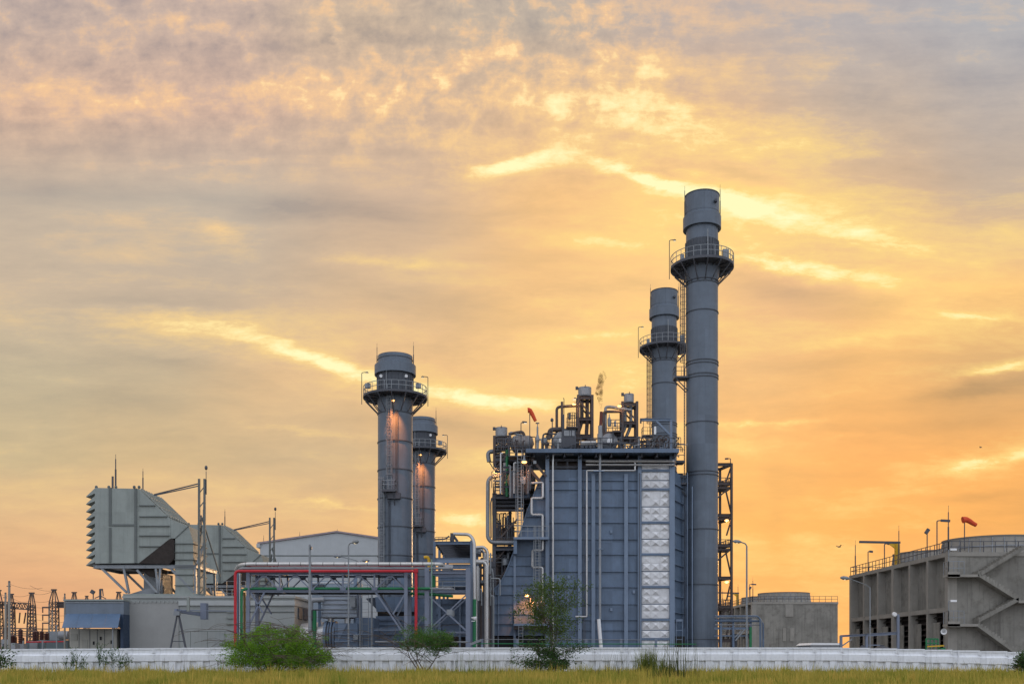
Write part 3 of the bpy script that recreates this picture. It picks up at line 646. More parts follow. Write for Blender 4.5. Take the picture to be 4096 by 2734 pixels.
# inlet duct with its swept front
dd = d+.3
pts = [(1906,2540),(2184,2540),(2184,1880),(2159,1914),(2132,1985),(2109,2040),(2092,2094),(2072,2150),(2056,2201),(2035,2258),(2014,2306),(1995,2337),(1967,2360),(1932,2379),(1906,2392)]
build(MB().prism([(X(u,dd),Z(v,dd)) for u, v in pts], dd, dd+8.5), 'inlet_duct', BLUE, boil)
edge = pts[2:]
mb = MB()
for (a, b), (e, f) in zip(edge, edge[1:]): mb.beam(W(a,b,dd-.05), W(e,f,dd-.05), .12, .3)
build(mb, 'duct_edge', BLUE, boil)
build(MB().box(X(1668,dd), X(1906,dd), dd+.05, dd+8.4, Z(2545,dd), Z(2393,dd)), 'horizontal_duct', BLUE, boil)
def duct_left(v):
    for (a, b), (e, f) in zip(edge, edge[1:]):
        if b <= v <= f: return a + (e-a)*(v-b)/(f-b)
    return 1690
for v in (1950,1990,2065,2105,2165,2222,2260,2300,2338,2376,2414,2454,2493):
    build(MB().box(X(duct_left(v),dd)+.15, X(2184,dd), dd-.2, dd+.02, Z(v,dd)-.04, Z(v,dd)+.03), 'duct_stiffener', BLUE, boil)
for u, w_, vt in ((2059,10,2165),(1928,7,2385),(1993,2.4,2345),(1840,8,2395),(1760,8,2395)):
    build(MB().box(X(u-w_/2,dd), X(u+w_/2,dd), dd-.26, dd+.01, .3, Z(vt,dd)), 'duct_column', BLUEL, boil)
build(MB().box(X(1670,dd), X(2184,dd), dd+.6, dd+8, .2, Z(2545,dd)+.01), 'duct_gap_shade', DARK, boil)  # black box added for the shaded gap under the duct, hides the sky behind
build(MB().box(X(2725,d+4), X(2772,d+4), d+3.6, d+6, .3, Z(1900,d+4)), 'stack_inlet', BLUE, boil)
# set-back dark brown box standing in for the shaded interior under the roof deck
zdk = Z(1794,131)
build(MB().box(X(2200,d), X(2690,d), d+1.4, d+9.5, ztop-.02, zdk-1.0), 'shaded_interior', STEELR, boil)
rb = MB()
for u in (2135, 2190, 2255, 2320, 2380, 2440, 2505, 2560, 2620, 2690): rb.hbeam((X(u,d),131.1,zdk-.75), (X(u,d),d+9,zdk-.75), .5, .3)
for v in (1838, 1866): rb.hbeam((X(2200,d),d+.2,Z(v,d)), (X(2690,d),d+.2,Z(v,d)), .3, .25)
for u in (2225, 2270, 2420, 2460, 2600, 2640): rb.beam((X(u,d),d+.4,ztop), (X(u,d),d+.4,zdk-.9), .22)
build(rb, 'roof_beam', STEEL, boil)
build(MB().box(X(2104,131), X(2716,131), 131, d+10.5, zdk-.48, zdk-.42).box(X(2104,131), X(2716,131), 130.9, 131.02, zdk-.5, zdk+.02).box(X(2104,131), X(2716,131), 131.02, d+10.5, zdk-.12, zdk-.02), 'roof_deck', BLUE, boil)
rl = MB().rail([(X(2168,131),131.1,zdk),(X(2716,131),131.1,zdk)], 1.45, 1.25, .04)
rl.rail([(X(2716,131),131.1,zdk),(X(2716,131),142,zdk)], 1.45, 1.25, .04).rail([(X(2120,131),142.5,zdk),(X(2716,131),142.5,zdk)], 1.45, 1.6, .04)
build(rl, 'roof_railing', STEEL, boil)
build(MB().beam(W(2090,1842,132), W(2160,1925,132.6), .4).beam(W(2128,1835,132.4), W(2184,1905,132.6), .3), 'corner_brace', STEELR, boil)
# lagged pipes on the face
def bp(name, m, pts, r, dep=d-.75, bend=.0, parent=boil, seg=8): return build(MB().tube([W(u, v, k[0] if k else dep) for u, v, *k in pts], r, seg, bend), name, m, parent)
bp('lagged_pipe', ALU, [(2116,1932),(2171,1929),(2171,1991),(2126,1991),(2126,2057),(2171,2057),(2171,2199),(2130,2199),(2130,2268),(2170,2268),(2170,2410),(2130,2410),(2130,2476),(2160,2476)], .17, d-.6, .25)
bp('lagged_pipe', ALU, [(2294,1814),(2212,1814),(2212,2592)], .13, d-.8, .15)
bp('lagged_pipe', ALU, [(2540,1850),(2540,1881),(2347,1881),(2347,2464),(2302,2464)], .12, d-.8, .15)
bp('lagged_pipe', ALU, [(2343,1844),(2695,1844),(2707,1850,d+3)], .16, d-.9, .4); bp('lagged_pipe', ALU, [(2343,1858),(2695,1858),(2707,1864,d+3)], .13, d-.9, .4)
bp('lagged_pipe', GALV, [(2232,1742),(2232,1808)], .14, 131.2)
bp('drain_pipe', PIPEG, [(2400,1800),(2400,2474)], .16, d-1.0); bp('drain_pipe', WHITEP, [(2395,2474),(2405,2600)], .24, d-1.0)
bp('conduit', GALV, [(1900,2394),(1932,2381),(1965,2364)], .04, dd-.3)
build(MB().box(X(2389,d), X(2411,d), d-1.2, d-.3, Z(2199,d), Z(2196,d)), 'pipe_clamp', BLUEL, boil); build(MB().box(X(2371,d), X(2412,d), d-1.2, d-.35, Z(1891,d), Z(1887,d)), 'pipe_clamp', BLUEL, boil)
# access landings, railings and caged ladder over the inlet duct
def landing(u0, u1, v, h=1.25):
    lg = build(MB().box(X(u0,132), X(u1,132), 131.2, dd, Z(v,131.2)-.3, Z(v,131.2)), 'landing', BLUEL, boil); z = Z(v,131.2)
    build(MB().rail([(X(u0,132),dd-.1,z),(X(u0,132),131.25,z),(X(u1,132),131.25,z)], h, .9, .035), 'railing', GALV, lg)
landing(2055, 2194, 2146, 1.45); landing(2055, 2190, 2492, 1.55)
build(MB().box(X(2055,132), X(2068,132), 131.4, dd-.02, Z(2215,132), Z(2156,132)), 'landing_bracket', BLUE, boil); build(MB().box(X(2055,132), X(2190,132), 131.6, dd-.02, Z(2500,132)-.5, Z(2498,132)-.05), 'landing_bracket', STEELR, boil)
l = build(MB().ladder(X(2149,131.5), 131.6, Z(2492,131.5), Z(2100,131.5), w=.55), 'ladder', GALV, boil); build(MB().cage(X(2149,131.5), 131.6, Z(2400,131.5), Z(2102,131.5), rad=.5, bars=6), 'cage', GALV, l)
build(MB().ladder(X(2083,131.5), 131.3, .5, Z(2500,131.5), w=.55), 'ladder', GALV, boil)
l = build(MB().ladder(X(2078,133), 132.2, Z(2155,132.2), Z(1795,132.2), w=.55), 'ladder', GALV, boil); build(MB().cage(X(2078,133), 132.2, Z(2080,132.2), Z(1845,132.2), rad=.52, bars=6, hoop=1.5), 'cage', GALV, l)
lm = build(MB().tube([W(2123,2470,131.6), W(2123,2377,131.6), W(2110,2376,131.6)], .05, 6, .15), 'wall_lamp', STEEL, boil)
build(MB().sphere(W(2107,2380,131.6), .32, .25, .17, 6), 'lamp_lens', LAMPON, lm); spot_lamp(*W(2107,2383,131.3), 1300, 130, (.25,.55,-1), (1,.33,.08))
lm = build(MB().lathe(W(2097,1846,131.6), [(.08,.9),(.14,.5),(.3,.2),(.45,0)], 14), 'hanging_lamp', GALV, boil)
build(MB().sphere(W(2097,1847,131.6), .34, .34, .16, 6), 'lamp_bulb', LAMPON, lm); spot_lamp(*W(2097,1850,130.6), 300, 110, (.15,.35,-1), (1,.36,.11))
build(MB().box(X(2133,132), X(2145,132), 131.7, 132.1, Z(1855,132), Z(1843,132)), 'junction_box', GALV, boil)
bx = MB().box(X(2702,d), X(2726,d), d-.6, d+1, Z(2484,d), Z(2476,d)); build(bx, 'stack_landing', BLUEL, boil)
rl = MB().rail([(X(2702,d),d-.6,Z(2590,d)),(X(2726,d),d-.6,Z(2590,d))], 3.8, .7, .035, (1,.62,.3)); build(rl, 'stack_landing_frame', BLUEL, boil)
build(MB().box(X(2700,d), X(2738,d), d-.3, d+2, 1.2, Z(2543,d)), 'dark_opening', DARK, boil)
build(MB().hbeam((X(2700,d),d+2,Z(1886,d)), (X(2748,d),d+3,Z(1886,d)), .5, .3), 'bridge_beam', STEEL, boil); build(MB().box(X(2698,d), X(2745,d), d+1, d+3, Z(1842,d), Z(1834,d)).rail([(X(2705,d),d+1.05,Z(1834,d)),(X(2745,d),d+1.05,Z(1834,d))], 2.2, 1.0, .04, (1,.66,.33)), 'stack_bridge', STEEL, boil)

# ------------------------------------------------------------------ roof equipment
def silencer(name, label, u, vt, vb, ru, dep, legs, label_pipe=True):
    x, zt, zb, r = X(u,dep), Z(vt,dep), Z(vb,dep), ru/F*dep
    t = thing(name, label, 'silencer', (x, dep, zdk), 'vent silencers')
    build(MB().lathe((x,dep,0), [(r*.5,zb-.1),(r*.96,zb-.05),(r,zb+.1),(r,zt-.06),(r*.94,zt-.06),(r*.9,zb+.4),(0,zb+.4)], 40), 'drum', PIPEG, t)
    build(MB().box(x-.05,x+.05,dep-r-.1,dep-r,zt-.2,zt+.1).box(x-r-.35,x-r,dep-.15,dep+.15,zb+.9,zb+1.3), 'lifting_lug', STEEL, t)
    lw, zl, z0 = legs
    for sx in (-1,1):
        for sy in (-1,1): build(MB().hcol(x+sx*lw, dep+sy*lw, z0, zl, .34, .34), 'frame_leg', STEELR, t)
    for zz in ([zl-.4] + [z0+(zl-z0)*q for q in (.32,.6)]):
        fr = MB()
        for s in (-1,1): fr.hbeam((x-lw,dep+s*lw,zz), (x+lw,dep+s*lw,zz), .4, .25); fr.hbeam((x+s*lw,dep-lw,zz), (x+s*lw,dep+lw,zz), .4, .25)
        build(fr, 'frame_beam', STEELR, t)
    for s in (-1,1): build(MB().beam((x-lw,dep+s*lw,zl-.6), (x+lw,dep+s*lw,z0+(zl-z0)*.64), .18), 'frame_brace', STEELR, t); build(MB().beam((x+lw,dep+s*lw,z0+(zl-z0)*.3), (x-lw,dep+s*lw,z0), .16), 'frame_brace', STEELR, t)
    return t, x
s1, x = silencer('vent_silencer', 'squat grey silencer drum at the roof corner farthest from the stacks', 2005.5, 1709, 1746, 24, 136, (.95, Z(1748,136), Z(1860,136)))
s2, x2 = silencer('vent_silencer', 'biggest grey silencer drum on the highest steel tower of the boiler roof', 2339, 1549, 1584, 26.5, 136, (.95, Z(1586,136), zdk))
s3, x3 = silencer('vent_silencer', 'small grey silencer drum on the steel tower beside the farther tall stack', 2515.5, 1575, 1609, 20, 136, (.98, Z(1612,136), zdk))
P2 = lambda dep, *L: [W(u,v,dep) for u, v in L]
build(MB().tube(P2(136,(2003,1745),(2003,1803),(1950,1805),(1956,1846)), .3, 10, .9), 'vent_pipe', GALV, s1); build(MB().tube(P2(136,(2016,1748),(2016,1795)), .16), 'vent_pipe', GALV, s1)
build(MB().tube(P2(135.6,(2002,1805),(2002,1880)), .17).box(X(1996,135.6), X(2008,135.6), 135.4, 135.8, Z(1884,135.6), Z(1880,135.6)), 'vent_pipe', GALV, s1)
for dx, off in ((-.4,0),(.35,.3)):
    build(MB().tube([(x2+dx,136+off,Z(1590,136)),(x2+dx,136+off,Z(1690,136)),(x2+dx*1.6-.35,135.6+off,Z(1735,136)),(x2+dx*1.6-.35,135.6+off,zdk)], .26, 10, .8), 'vent_pipe', STEELR, s2)
build(MB().tube([(x3-.5,136,Z(1615,136)),(x3-.5,136,Z(1715,136)),(x3-1.2,135.6,Z(1745,136)),(x3-1.2,135.6,zdk)], .22, 10, .6), 'vent_pipe', GALV, s3); build(MB().tube([(x3+.3,136.3,Z(1615,136)),(x3+.3,136.3,Z(1700,136)),(x3-.4,136.3,Z(1750,136))], .22, 10, .6), 'vent_pipe', GALV, s3)
build(MB().tube(P2(135,(2227,1748),(2227,1627),(2312,1621)), .19, 10, .5), 'bypass_pipe', STEELR, s2)
build(MB().tube(P2(135,(2422,1745),(2422,1628),(2440,1626),(2526,1640)), .2, 10, .4), 'bypass_pipe', GALV, s3); build(MB().tube(P2(134.6,(2414,1740),(2414,1646),(2491,1645),(2491,1748)), .18, 10, .4), 'bypass_pipe', STEELR, s3)
def gooseneck(par, u0, v0, u1, lit):
    dep = 134.9; p, q = W(u0,v0,dep), W(u1,v0,dep)
    lp = build(MB().tube([p, p+Vector((-.3,0,.15)), q+Vector((0,0,.12))], .05, 6, .2).lathe(q, [(.05,.14),(.3,-.02)], 12), 'gooseneck_lamp', STEEL, par)
    build(MB().sphere(q+Vector((0,0,-.06)), .27, .27, .14, 6), 'lamp_lens', LAMPON if lit else LAMPDIM, lp)
gooseneck(s2, 2310, 1595, 2297, False); gooseneck(s2, 2310, 1614, 2296, True); gooseneck(s3, 2490, 1621, 2478, True)
point_lamp(*W(2296,1622,134), 60); point_lamp(*W(2476,1630,134), 50)

MOTT = mat('mottled_lagging', (.19,.175,.17), .45, .3, .3, .35, .6, (.09,.07,.06), 1.6, .1)
def drum(label, u, v, r, L, dep, man_dx=.1, man_r=.4, mat_=MOTT, group='steam drums on the boiler', axis=(0.0,1,0)):
    c = W(u,v,dep); t = thing('steam_drum', label, 'steam drum', (c.x,c.y,c.z-r), group)
    k = r
    build(MB().lathe(c, [(0,-.42*k),(.35*k,-.39*k),(.65*k,-.3*k),(.88*k,-.15*k),(k,0),(k,L),(.8*k,L+.3*k),(0,L+.42*k)], 40, axis), 'shell', mat_, t)
    mb = MB()
    for q in range(1, int(L/1.1)+1): mb.lathe(c, [(k*1.0,q*1.1-.04),(k*1.015,q*1.1-.04),(k*1.015,q*1.1+.04),(k*1.0,q*1.1+.04)], 40, axis)
    build(mb, 'lagging_band', GALV, t)
    build(MB().lathe(c+Vector((man_dx,-.36*k,-.05)), [(man_r*.8,.3),(man_r,-.1),(man_r,-.2),(0,-.25)], 24, axis), 'manhole_cover', WHITEP if man_r < .43 else ALU, t)
    build(MB().box(c.x-k*.6, c.x+k*.6, c.y+.5, c.y+.9, c.z-k-.35, c.z-k*.6).box(c.x-k*.6, c.x+k*.6, c.y+L-1, c.y+L-.6, c.z-k-.35, c.z-k*.6), 'saddle', BLUE, t)
    return t
drum('largest silver lagged drum with round manhole, beside the green riser pipe', 2086, 1920, 1.9, 7, 134.2, .35, .58)
drum('lagged drum with a white round cover, on the boiler roof by the smoking vent', 2437, 1766, 1.15, 6, 133.5, .05, .42, PIPEG)
drum('lagged drum half hidden by a control cabinet on the boiler roof', 2247, 1762, 1.25, 6, 134, -.2, .3, PIPEG)
c = W(2056,1775,135.5); t = thing('deaerator_tank', 'silver lagged horizontal tank with domed ends at the left edge of the boiler roof', 'tank', (c.x,c.y,c.z-1))
build(MB().lathe(c, [(0,-.5),(.6,-.4),(1.0,-.15),(1.12,.1),(1.12,2.2),(.9,2.5),(0,2.75)], 32, (1,0,0)), 'shell', MOTT, t)
mb = MB()
for q in (.4,.9,1.4,1.9): mb.lathe(c, [(1.12,q-.04),(1.14,q-.04),(1.14,q+.04),(1.12,q+.04)], 32, (1,0,0))
build(mb, 'lagging_band', GALV, t); build(MB().box(c.x+.2,c.x+.5,c.y-.6,c.y+.6,c.z-2.0,c.z-.9).box(c.x+1.5,c.x+1.8,c.y-.6,c.y+.6,c.z-2.0,c.z-.9), 'saddle', STEEL, t)
build(MB().tube(P2(135.3,(2034,1736),(2070,1728),(2092,1726),(2100,1752)), .2, 8, .5), 'overhead_pipe', STEELR, t); build(MB().tube(P2(135.3,(2040,1780),(2040,1728),(2090,1742)), .17, 8, .3), 'overhead_pipe', GALV, t)

def valve(label, u, dep, h, style, m=STEEL):
    x = X(u,dep); t = thing('safety_valve', label, 'valve', (x,dep,zdk), 'safety valves on the boiler roof')
    build(MB().lathe((x,dep,zdk), [(.32,0),(.32,.1),(.16,.15),(.2,h*.3),(.3,h*.4),(.22,h*.5),(.12,h*.6),(.12,h*.85),(.05,h*.9),(.05,h)], 14), 'body', m, t)
    build(MB().tube([(x,dep,zdk+h*.42),(x+.55*style,dep,zdk+h*.42),(x+.55*style,dep,zdk+h*.42-.4)], .11, 8, .12), 'outlet', m, t)
    build(MB().lathe((x,dep,zdk+h), [(0,.05),(.26,.05),(.26,-.03),(0,-.03)], 12), 'handwheel', m, t)
    return t
valve('tall safety valve with a mushroom cap, nearest the orange windsock on the roof', 2150, 132.5, 3.7, 1, PIPEG)
valve('safety valve between the windsock and the control cabinet on the boiler roof', 2187, 132.8, 2.4, -1, STEELR)
for i, (u, h) in enumerate(((2355,1.5),(2378,1.6),(2555,1.9),(2572,1.4),(2592,2.1),(2612,1.5),(2630,1.8))):
    valve(['low valve just right of the control cabinet on the boiler roof','low valve close beside the smoking vent pipe','first valve right of the small silencer tower','squat second valve right of the small silencer tower','tallest of the valves below the roof hoist beam','squat valve below the roof hoist beam','last valve before the farther tall stack on the roof'][i], u, 132.7+.2*(i%2), h, 1 if i%2 else -1, (STEELR, STEEL, GALV)[i%3])
t = thing('pipe_header', 'low rusty header pipe with branches along the boiler roof railing', 'pipe', (X(2580,133.5),133.5,zdk))
build(MB().tube(P2(133.5,(2535,1768),(2600,1765),(2640,1768)), .2, 8), 'header', STEELR, t); build(MB().tube(P2(133.8,(2530,1780),(2650,1780)), .14, 8), 'header', GALV, t)
for u in (2540,2566,2585,2607,2626): build(MB().tube(P2(133.5,(u,1790),(u,1752),(u+6,1752)), .08, 6, .15), 'branch', STEELR, t)
t = thing('silver_header', 'bright lagged header with a row of flanges low on the boiler roof', 'pipe', (X(2350,132.5),132.5,zdk))
build(MB().tube(P2(132.5,(2322,1774),(2385,1772)), .38, 12), 'header', ALU, t)
for u in (2330,2345,2360,2375): build(MB().lathe(W(u,1786,132.2), [(0,-.2),(.2,-.2),(.2,.2),(0,.2)], 10, (0,1,0)), 'flange', STEEL, t)
c = W(2650,1760,132.6); t = thing('round_damper', 'rusty pair of round actuator wheels in front of the farther tall stack', 'actuator', (c.x,c.y,zdk))
for q in (0, .75): build(MB().lathe(c+Vector((q-.3,0,.1)), [(.4,-.1),(.52,-.1),(.52,.1),(.4,.1),(.4,-.1)], 20, (.4,1,0)).lathe(c+Vector((q-.3,0,.1)), [(0,-.1),(.18,-.1),(.18,.1),(0,.1)], 12, (.4,1,0)).beam(c+Vector((q-.3,0,-.3)), c+Vector((q-.5,0,-1.4)), .14), 'wheel', STEELR, t)
c = W(2275,1740,133); t = thing('control_cabinet', 'dark framed cabinet with pale doors and a railed top on the boiler roof', 'cabinet', (c.x,c.y,zdk))
build(MB().box(X(2248,133), X(2305,133), 133, 134.6, zdk+.6, Z(1713,133)), 'housing', STEEL, t)
for a, b in ((2256,2277),(2279,2284),(2287,2298)): build(MB().box(X(a,133), X(b,133), 132.9, 133.01, Z(1743,133), Z(1721,133)), 'door', PIPEG, t)
build(MB().box(X(2265,133), X(2312,133), 132.6, 135, Z(1713,133), Z(1707,133)), 'top_platform', STEELR, t); 
for u in (2252, 2300): build(MB().beam((X(u,133),133.2,zdk), (X(u,133),133.2,zdk+.62), .2), 'leg', STEEL, t)
rl = MB()
for k in range(12):
    a = 2*math.pi*k/12; p = Vector((X(2290,133)+.62*math.cos(a), 133.8+.62*math.sin(a), 0)); rl.beam(p+Vector((0,0,Z(1707,133))), p+Vector((0,0,Z(1648,133))), .06)
for v in (1648,1662,1690):
    P = [Vector((X(2290,133)+.62*math.cos(2*math.pi*k/16), 133.8+.62*math.sin(2*math.pi*k/16), Z(v,133))) for k in range(17)]
    for a, b in zip(P, P[1:]): rl.beam(a, b, .07)
rl.rail([(X(2265,133),132.7,Z(1707,133)),(X(2310,133),132.7,Z(1707,133))], 1.1, .6)
build(rl, 'ladder_guard', STEELR, t)
build(MB().box(X(2275,133), X(2283,133), 132.7, 133.2, Z(1676,133), Z(1654,133)).box(X(2250,133), X(2258,133), 133.2, 133.8, Z(1712,133), Z(1655,133)), 'panel_box', STEEL, t)
build(MB().tube(P2(134.4,(2248,1712),(2248,1606)), .17, 8).tube(P2(134.4,(2256,1712),(2256,1595),(2253,1591)), .05, 6), 'vent_pipe', STEELR, t)
build(MB().tube(P2(134.6,(2198,1752),(2198,1718),(2250,1716)), .32, 10, .6), 'inlet_pipe', STEELR, t)
c = W(2465,1700,133.4); t = thing('valve_platform', 'railed valve platform with instruments beside the small silencer tower', 'platform', (c.x,c.y,zdk))
build(MB().box(X(2448,133.4), X(2486,133.4), 132.6, 134.6, Z(1726,133.4)-.2, Z(1726,133.4)), 'deck', STEELR, t)
for u in (2450, 2484): build(MB().beam((X(u,133.4),132.8,zdk), (X(u,133.4),132.8,Z(1728,133.4)), .18), 'leg', STEEL, t)
build(MB().rail([(X(2448,133.4),132.7,Z(1726,133.4)),(X(2486,133.4),132.7,Z(1726,133.4))], 1.0, .6, .04), 'railing', STEEL, t); build(MB().rail([(X(2448,133.4),134.5,Z(1700,133.4)),(X(2486,133.4),134.5,Z(1700,133.4))], 1.0, .6, .04), 'railing', STEEL, t)
build(MB().box(X(2457,133.4), X(2464,133.4), 133.3, 133.9, Z(1702,133.4), Z(1683,133.4)).lathe(W(2437,1690,133.4), [(0,-.5),(.2,-.5),(.24,0),(.24,.5),(.1,.7),(0,.7)], 12).box(X(2434,133.4), X(2441,133.4), 133.3, 133.5, Z(1668,133.4)-.05, Z(1668,133.4)).beam(W(2437,1686,133.4), W(2437,1655,133.4), .12), 'instrument', GALV, t)
build(MB().tube(P2(134,(2418,1750),(2425,1735),(2485,1733)), .36, 10, .5), 'inlet_pipe', STEELR, t)
t = thing('smoking_vent', 'slim vent with a rusty red tip, smoking above the boiler roof', 'vent pipe', W(2400,1794,131.6))
build(MB().tube(P2(131.6,(2400,1797),(2400,1735)), .36, 12).tube(P2(131.6,(2401,1735),(2401,1702)), .28, 12), 'sleeve', PIPEG, t); build(MB().tube(P2(131.6,(2402,1703),(2405,1650),(2405,1646)), .2, 10), 'tip', mat('rusty_red_pipe', (.13,.03,.02), .6, 0, .3), t)
build(MB().box(X(2388,131.6), X(2412,131.6), 131.2, 132, Z(1800,131.6), Z(1796,131.6)), 'flange', STEEL, t)
t = thing('roof_hoist', 'grey hoist beam on a braced post in front of the farther tall stack', 'hoist', W(2683,1794,132))
build(MB().hbeam(W(2560,1678,132), W(2690,1678,132), .35, .3), 'beam', BLUEL, t); build(MB().beam(W(2684,1796,132), W(2684,1676,132), .3), 'post', BLUEL, t); build(MB().beam(W(2624,1682,132), W(2684,1742,132), .24), 'brace', BLUEL, t)
build(MB().beam(W(2563,1676,132), W(2563,1692,132), .2), 'hook_block', STEEL, t); build(MB().box(X(2615,132), X(2623,132), 131.6, 131.9, Z(1738,132), Z(1707,132)), 'sign_plate', WHITEP, t)
def windsock(label, pole, tip_v, sock, dep, r0):
    t = thing('windsock', label, 'windsock', W(pole[0],pole[1],dep), 'orange windsocks')
    build(MB().tube([W(pole[0],pole[1],dep), W(pole[0],tip_v,dep)], .06, 6), 'pole', STEEL, t)
    P = [W(u,v,dep) for u, v in sock]; n = len(P); P[0].z += .02
    build(MB().tube(P, [r0*(1-.42*i/(n-1)) for i in range(n)], 14), 'sock', ORNG, t)
windsock('drooping orange windsock on a thin pole at the boiler roof railing', (2119,1794), 1652, [(2111,1641),(2116,1640),(2121,1642),(2128,1654),(2135,1668),(2142,1683)], 132, .36)
lp = thing('roof_lamp', 'thin lamp post with a drooping head left of the windsock', 'lamp post', W(2084,1760,133))
build(MB().tube(P2(133,(2084,1790),(2084,1690),(2090,1688)), .06, 6, .1), 'post', STEEL, lp); build(MB().beam(W(2089,1687,133), W(2108,1689,133), .26, .16), 'lamp_head', STEEL, lp); build(MB().box(X(2096,133), X(2107,133), 132.9, 133.1, Z(1694,133), Z(1690.5,133)), 'lamp_lens', LAMPDIM, lp)
lp = thing('roof_beacon', 'thin mast with a small dark beacon standing before the control cabinet', 'beacon', W(2209,1794,131.4))
build(MB().tube(P2(131.4,(2209,1794),(2209,1684)), .07, 6), 'post', STEEL, lp); build(MB().lathe(W(2208,1680,131.4), [(0,-.25),(.2,-.1),(.2,.15),(0,.35)], 10), 'lamp_head', STEEL, lp)
# smoke
import bmesh
pts = [(2405,1642,.14),(2403,1622,.26),(2402,1604,.4),(2399,1588,.55),(2396,1572,.75),(2398,1556,.7),(2402,1540,.65),(2405,1522,.7),(2410,1506,.8),(2412,1492,.55),(2413,1482,.2)]
sm = MB().tube([W(u,v,131.6) for u, v, r in pts], [r*.72 for u, v, r in pts], 12)
m = bpy.data.materials.new('smoke'); m.use_nodes = True; nt = NT(m.node_tree); nt.n.clear()
pv = nt.node('ShaderNodeVolumePrincipled'); pv.inputs['Color'].default_value = (.30,.18,.08,1); oo = nt.node('ShaderNodeOutputMaterial'); nt.put(oo.inputs['Volume'], pv.outputs[0])
nt.put(pv.inputs['Density'], nt.rng(nt.noise(nt.node('ShaderNodeTexCoord').outputs['Object'], 1.5, 5, .6, .6), .46, .64, 0, 3.2))
so_ = build(sm, 'smoke', m, None, tuple(W(2405,1640,131.6))); tag(so_, 'thin brown smoke curling up from the rusty vent tip', 'smoke', None, 'stuff')

# ------------------------------------------------------------------ drum frame left of the boiler
d = 135.0
t = thing('drum_frame', 'open dark steel frame crowded with pipes left of the boiler, carrying the largest drum', 'steel frame', (X(2020,d),d,0))
for u, yy in ((1976,d),(1981,d+7.5),(2040,d+7.5),(2100,d+7.5)): build(MB().hcol(X(u,yy), yy, 0, Z(1972,yy), .46, .4), 'column', STEEL, t)
build(MB().hcol(X(1981,d), d, Z(1975,d), Z(1755,d), .2, .2, .03), 'column', STEEL, t); build(MB().hcol(X(2030,d+5), d+5, Z(1975,d+5), Z(1755,d+5), .22, .2, .03), 'column', STEEL, t)
for v, u0, u1, hh in ((1975,1973,2134,.45),(2183,1980,2056,.4),(1822,1982,2100,.5)):
    z = Z(v,d); dk = MB().box(X(u0,d), X(u1,d), d-.2, d+8, z-.12, z)
    for yy in (d-.1, d+4, d+7.8): dk.hbeam((X(u0,d),yy,z-hh), (X(u1,d),yy,z-hh), hh, .3)
    for q in (0,.33,.66,1): dk.hbeam((X(u0+(u1-u0)*q,d),d,z-hh-.05), (X(u0+(u1-u0)*q,d),d+7.8,z-hh-.05), hh*.8, .25)
    dkk = build(dk, 'deck', STEEL, t)
    build(MB().rail([(X(u0,d),d+7.5,z),(X(u0,d),d-.15,z),(X(u1,d),d-.15,z)], 1.4 if v == 1975 else 1.15, 1.3, .04, (1,.66,.33)), 'railing', STEEL, dkk)
for a, b, q, w_ in (((2070,2074),(1986,2166),0,.22),((2062,2150),(1986,2238),.3,.18),((1986,2330),(2030,2268),0,.16),((1984,2070),(2052,2170),7,.14),((1985,2100),(2082,2100),0,.12),((1985,2125),(2075,2125),2,.12),((1985,2154),(2065,2154),0,.12)): build(MB().beam(W(*a,d+q), W(*b,d+q), w_), 'brace', STEELR, t)
rp = random.Random(8)
for u in (1990,1996,2003,2013,2021,2031,2042,2053): 
    dp = d+rp.uniform(.2,4); build(MB().tube(P2(dp,(u,2174),(u,2066+rp.randint(-6,10))), rp.choice((.07,.09,.12)), 6), 'riser_pipe', rp.choice((STEELR,GALV,STEEL)), t)
for k in range(9):
    u = 1985+k*6; dp = d+rp.uniform(.2,4); v0 = rp.randint(2205,2230); build(MB().tube(P2(dp,(u,2355),(u,v0),(u+rp.choice((-6,9)),v0)), rp.choice((.08,.1,.14)), 6, .3), 'riser_pipe', rp.choice((STEELR,GALV,STEEL)), t)
for v in (2218,2232,2247,2262,2280,2300,2325): build(MB().tube(P2(d+rp.uniform(0,3),(1972+rp.randint(-20,6),v),(2036-(v-2218)*.25,v)), rp.choice((.06,.09)), 6), 'cross_pipe', rp.choice((STEELR,GALV)), t)
build(MB().lathe(W(2022,2247,d), [(0,-.4),(.4,-.4),(.4,.4),(0,.4)], 14).box(X(2012,d), X(2026,d), d-.2, d+.3, Z(2256,d), Z(2245,d)), 'valve_box', GALV, t)
build(MB().tube(P2(134.6,(2020,1850),(2019,1894),(2005,1900),(1952,1908),(1951,2040),(1951,2150),(1966,2168),(2060,2169)), .26, 12, 1.4), 'steam_pipe', GALV, t)
build(MB().tube(P2(134.4,(1964,2150),(1963,2010),(1967,1990)), .1, 6).tube(P2(134.4,(1970,2060),(1970,1985)), .06, 6), 'small_pipe', STEEL, t)
build(MB().tube(P2(134.5,(2028,1985),(2028,1798)), .2, 8), 'green_riser', GREEN, t)
for k in range(26):
    u = 1984+k*2.9; dp = d+rp.uniform(.2,6); v1 = rp.choice((2052,2066,2090,2110)); build(MB().tube(P2(dp,(u,2180),(u,v1),(u+rp.choice((-8,8,12)),v1)), rp.choice((.05,.07,.11)), 6, .25), 'riser_pipe', rp.choice((STEELR,STEEL,STEEL)), t)
for v in (2006,2022,2040): build(MB().beam(W(1982,v,d+1), W(2098,v,d+1), .3), 'underfloor_beam', STEEL, t)
for k in range(12):
    u = 1986+k*3.6; dp = d+rp.uniform(1,6); build(MB().tube(P2(dp,(u,2400),(u,2200+rp.randint(0,40))), rp.choice((.07,.12,.16)), 6), 'riser_pipe', rp.choice((STEELR,STEEL,GALV)), t)
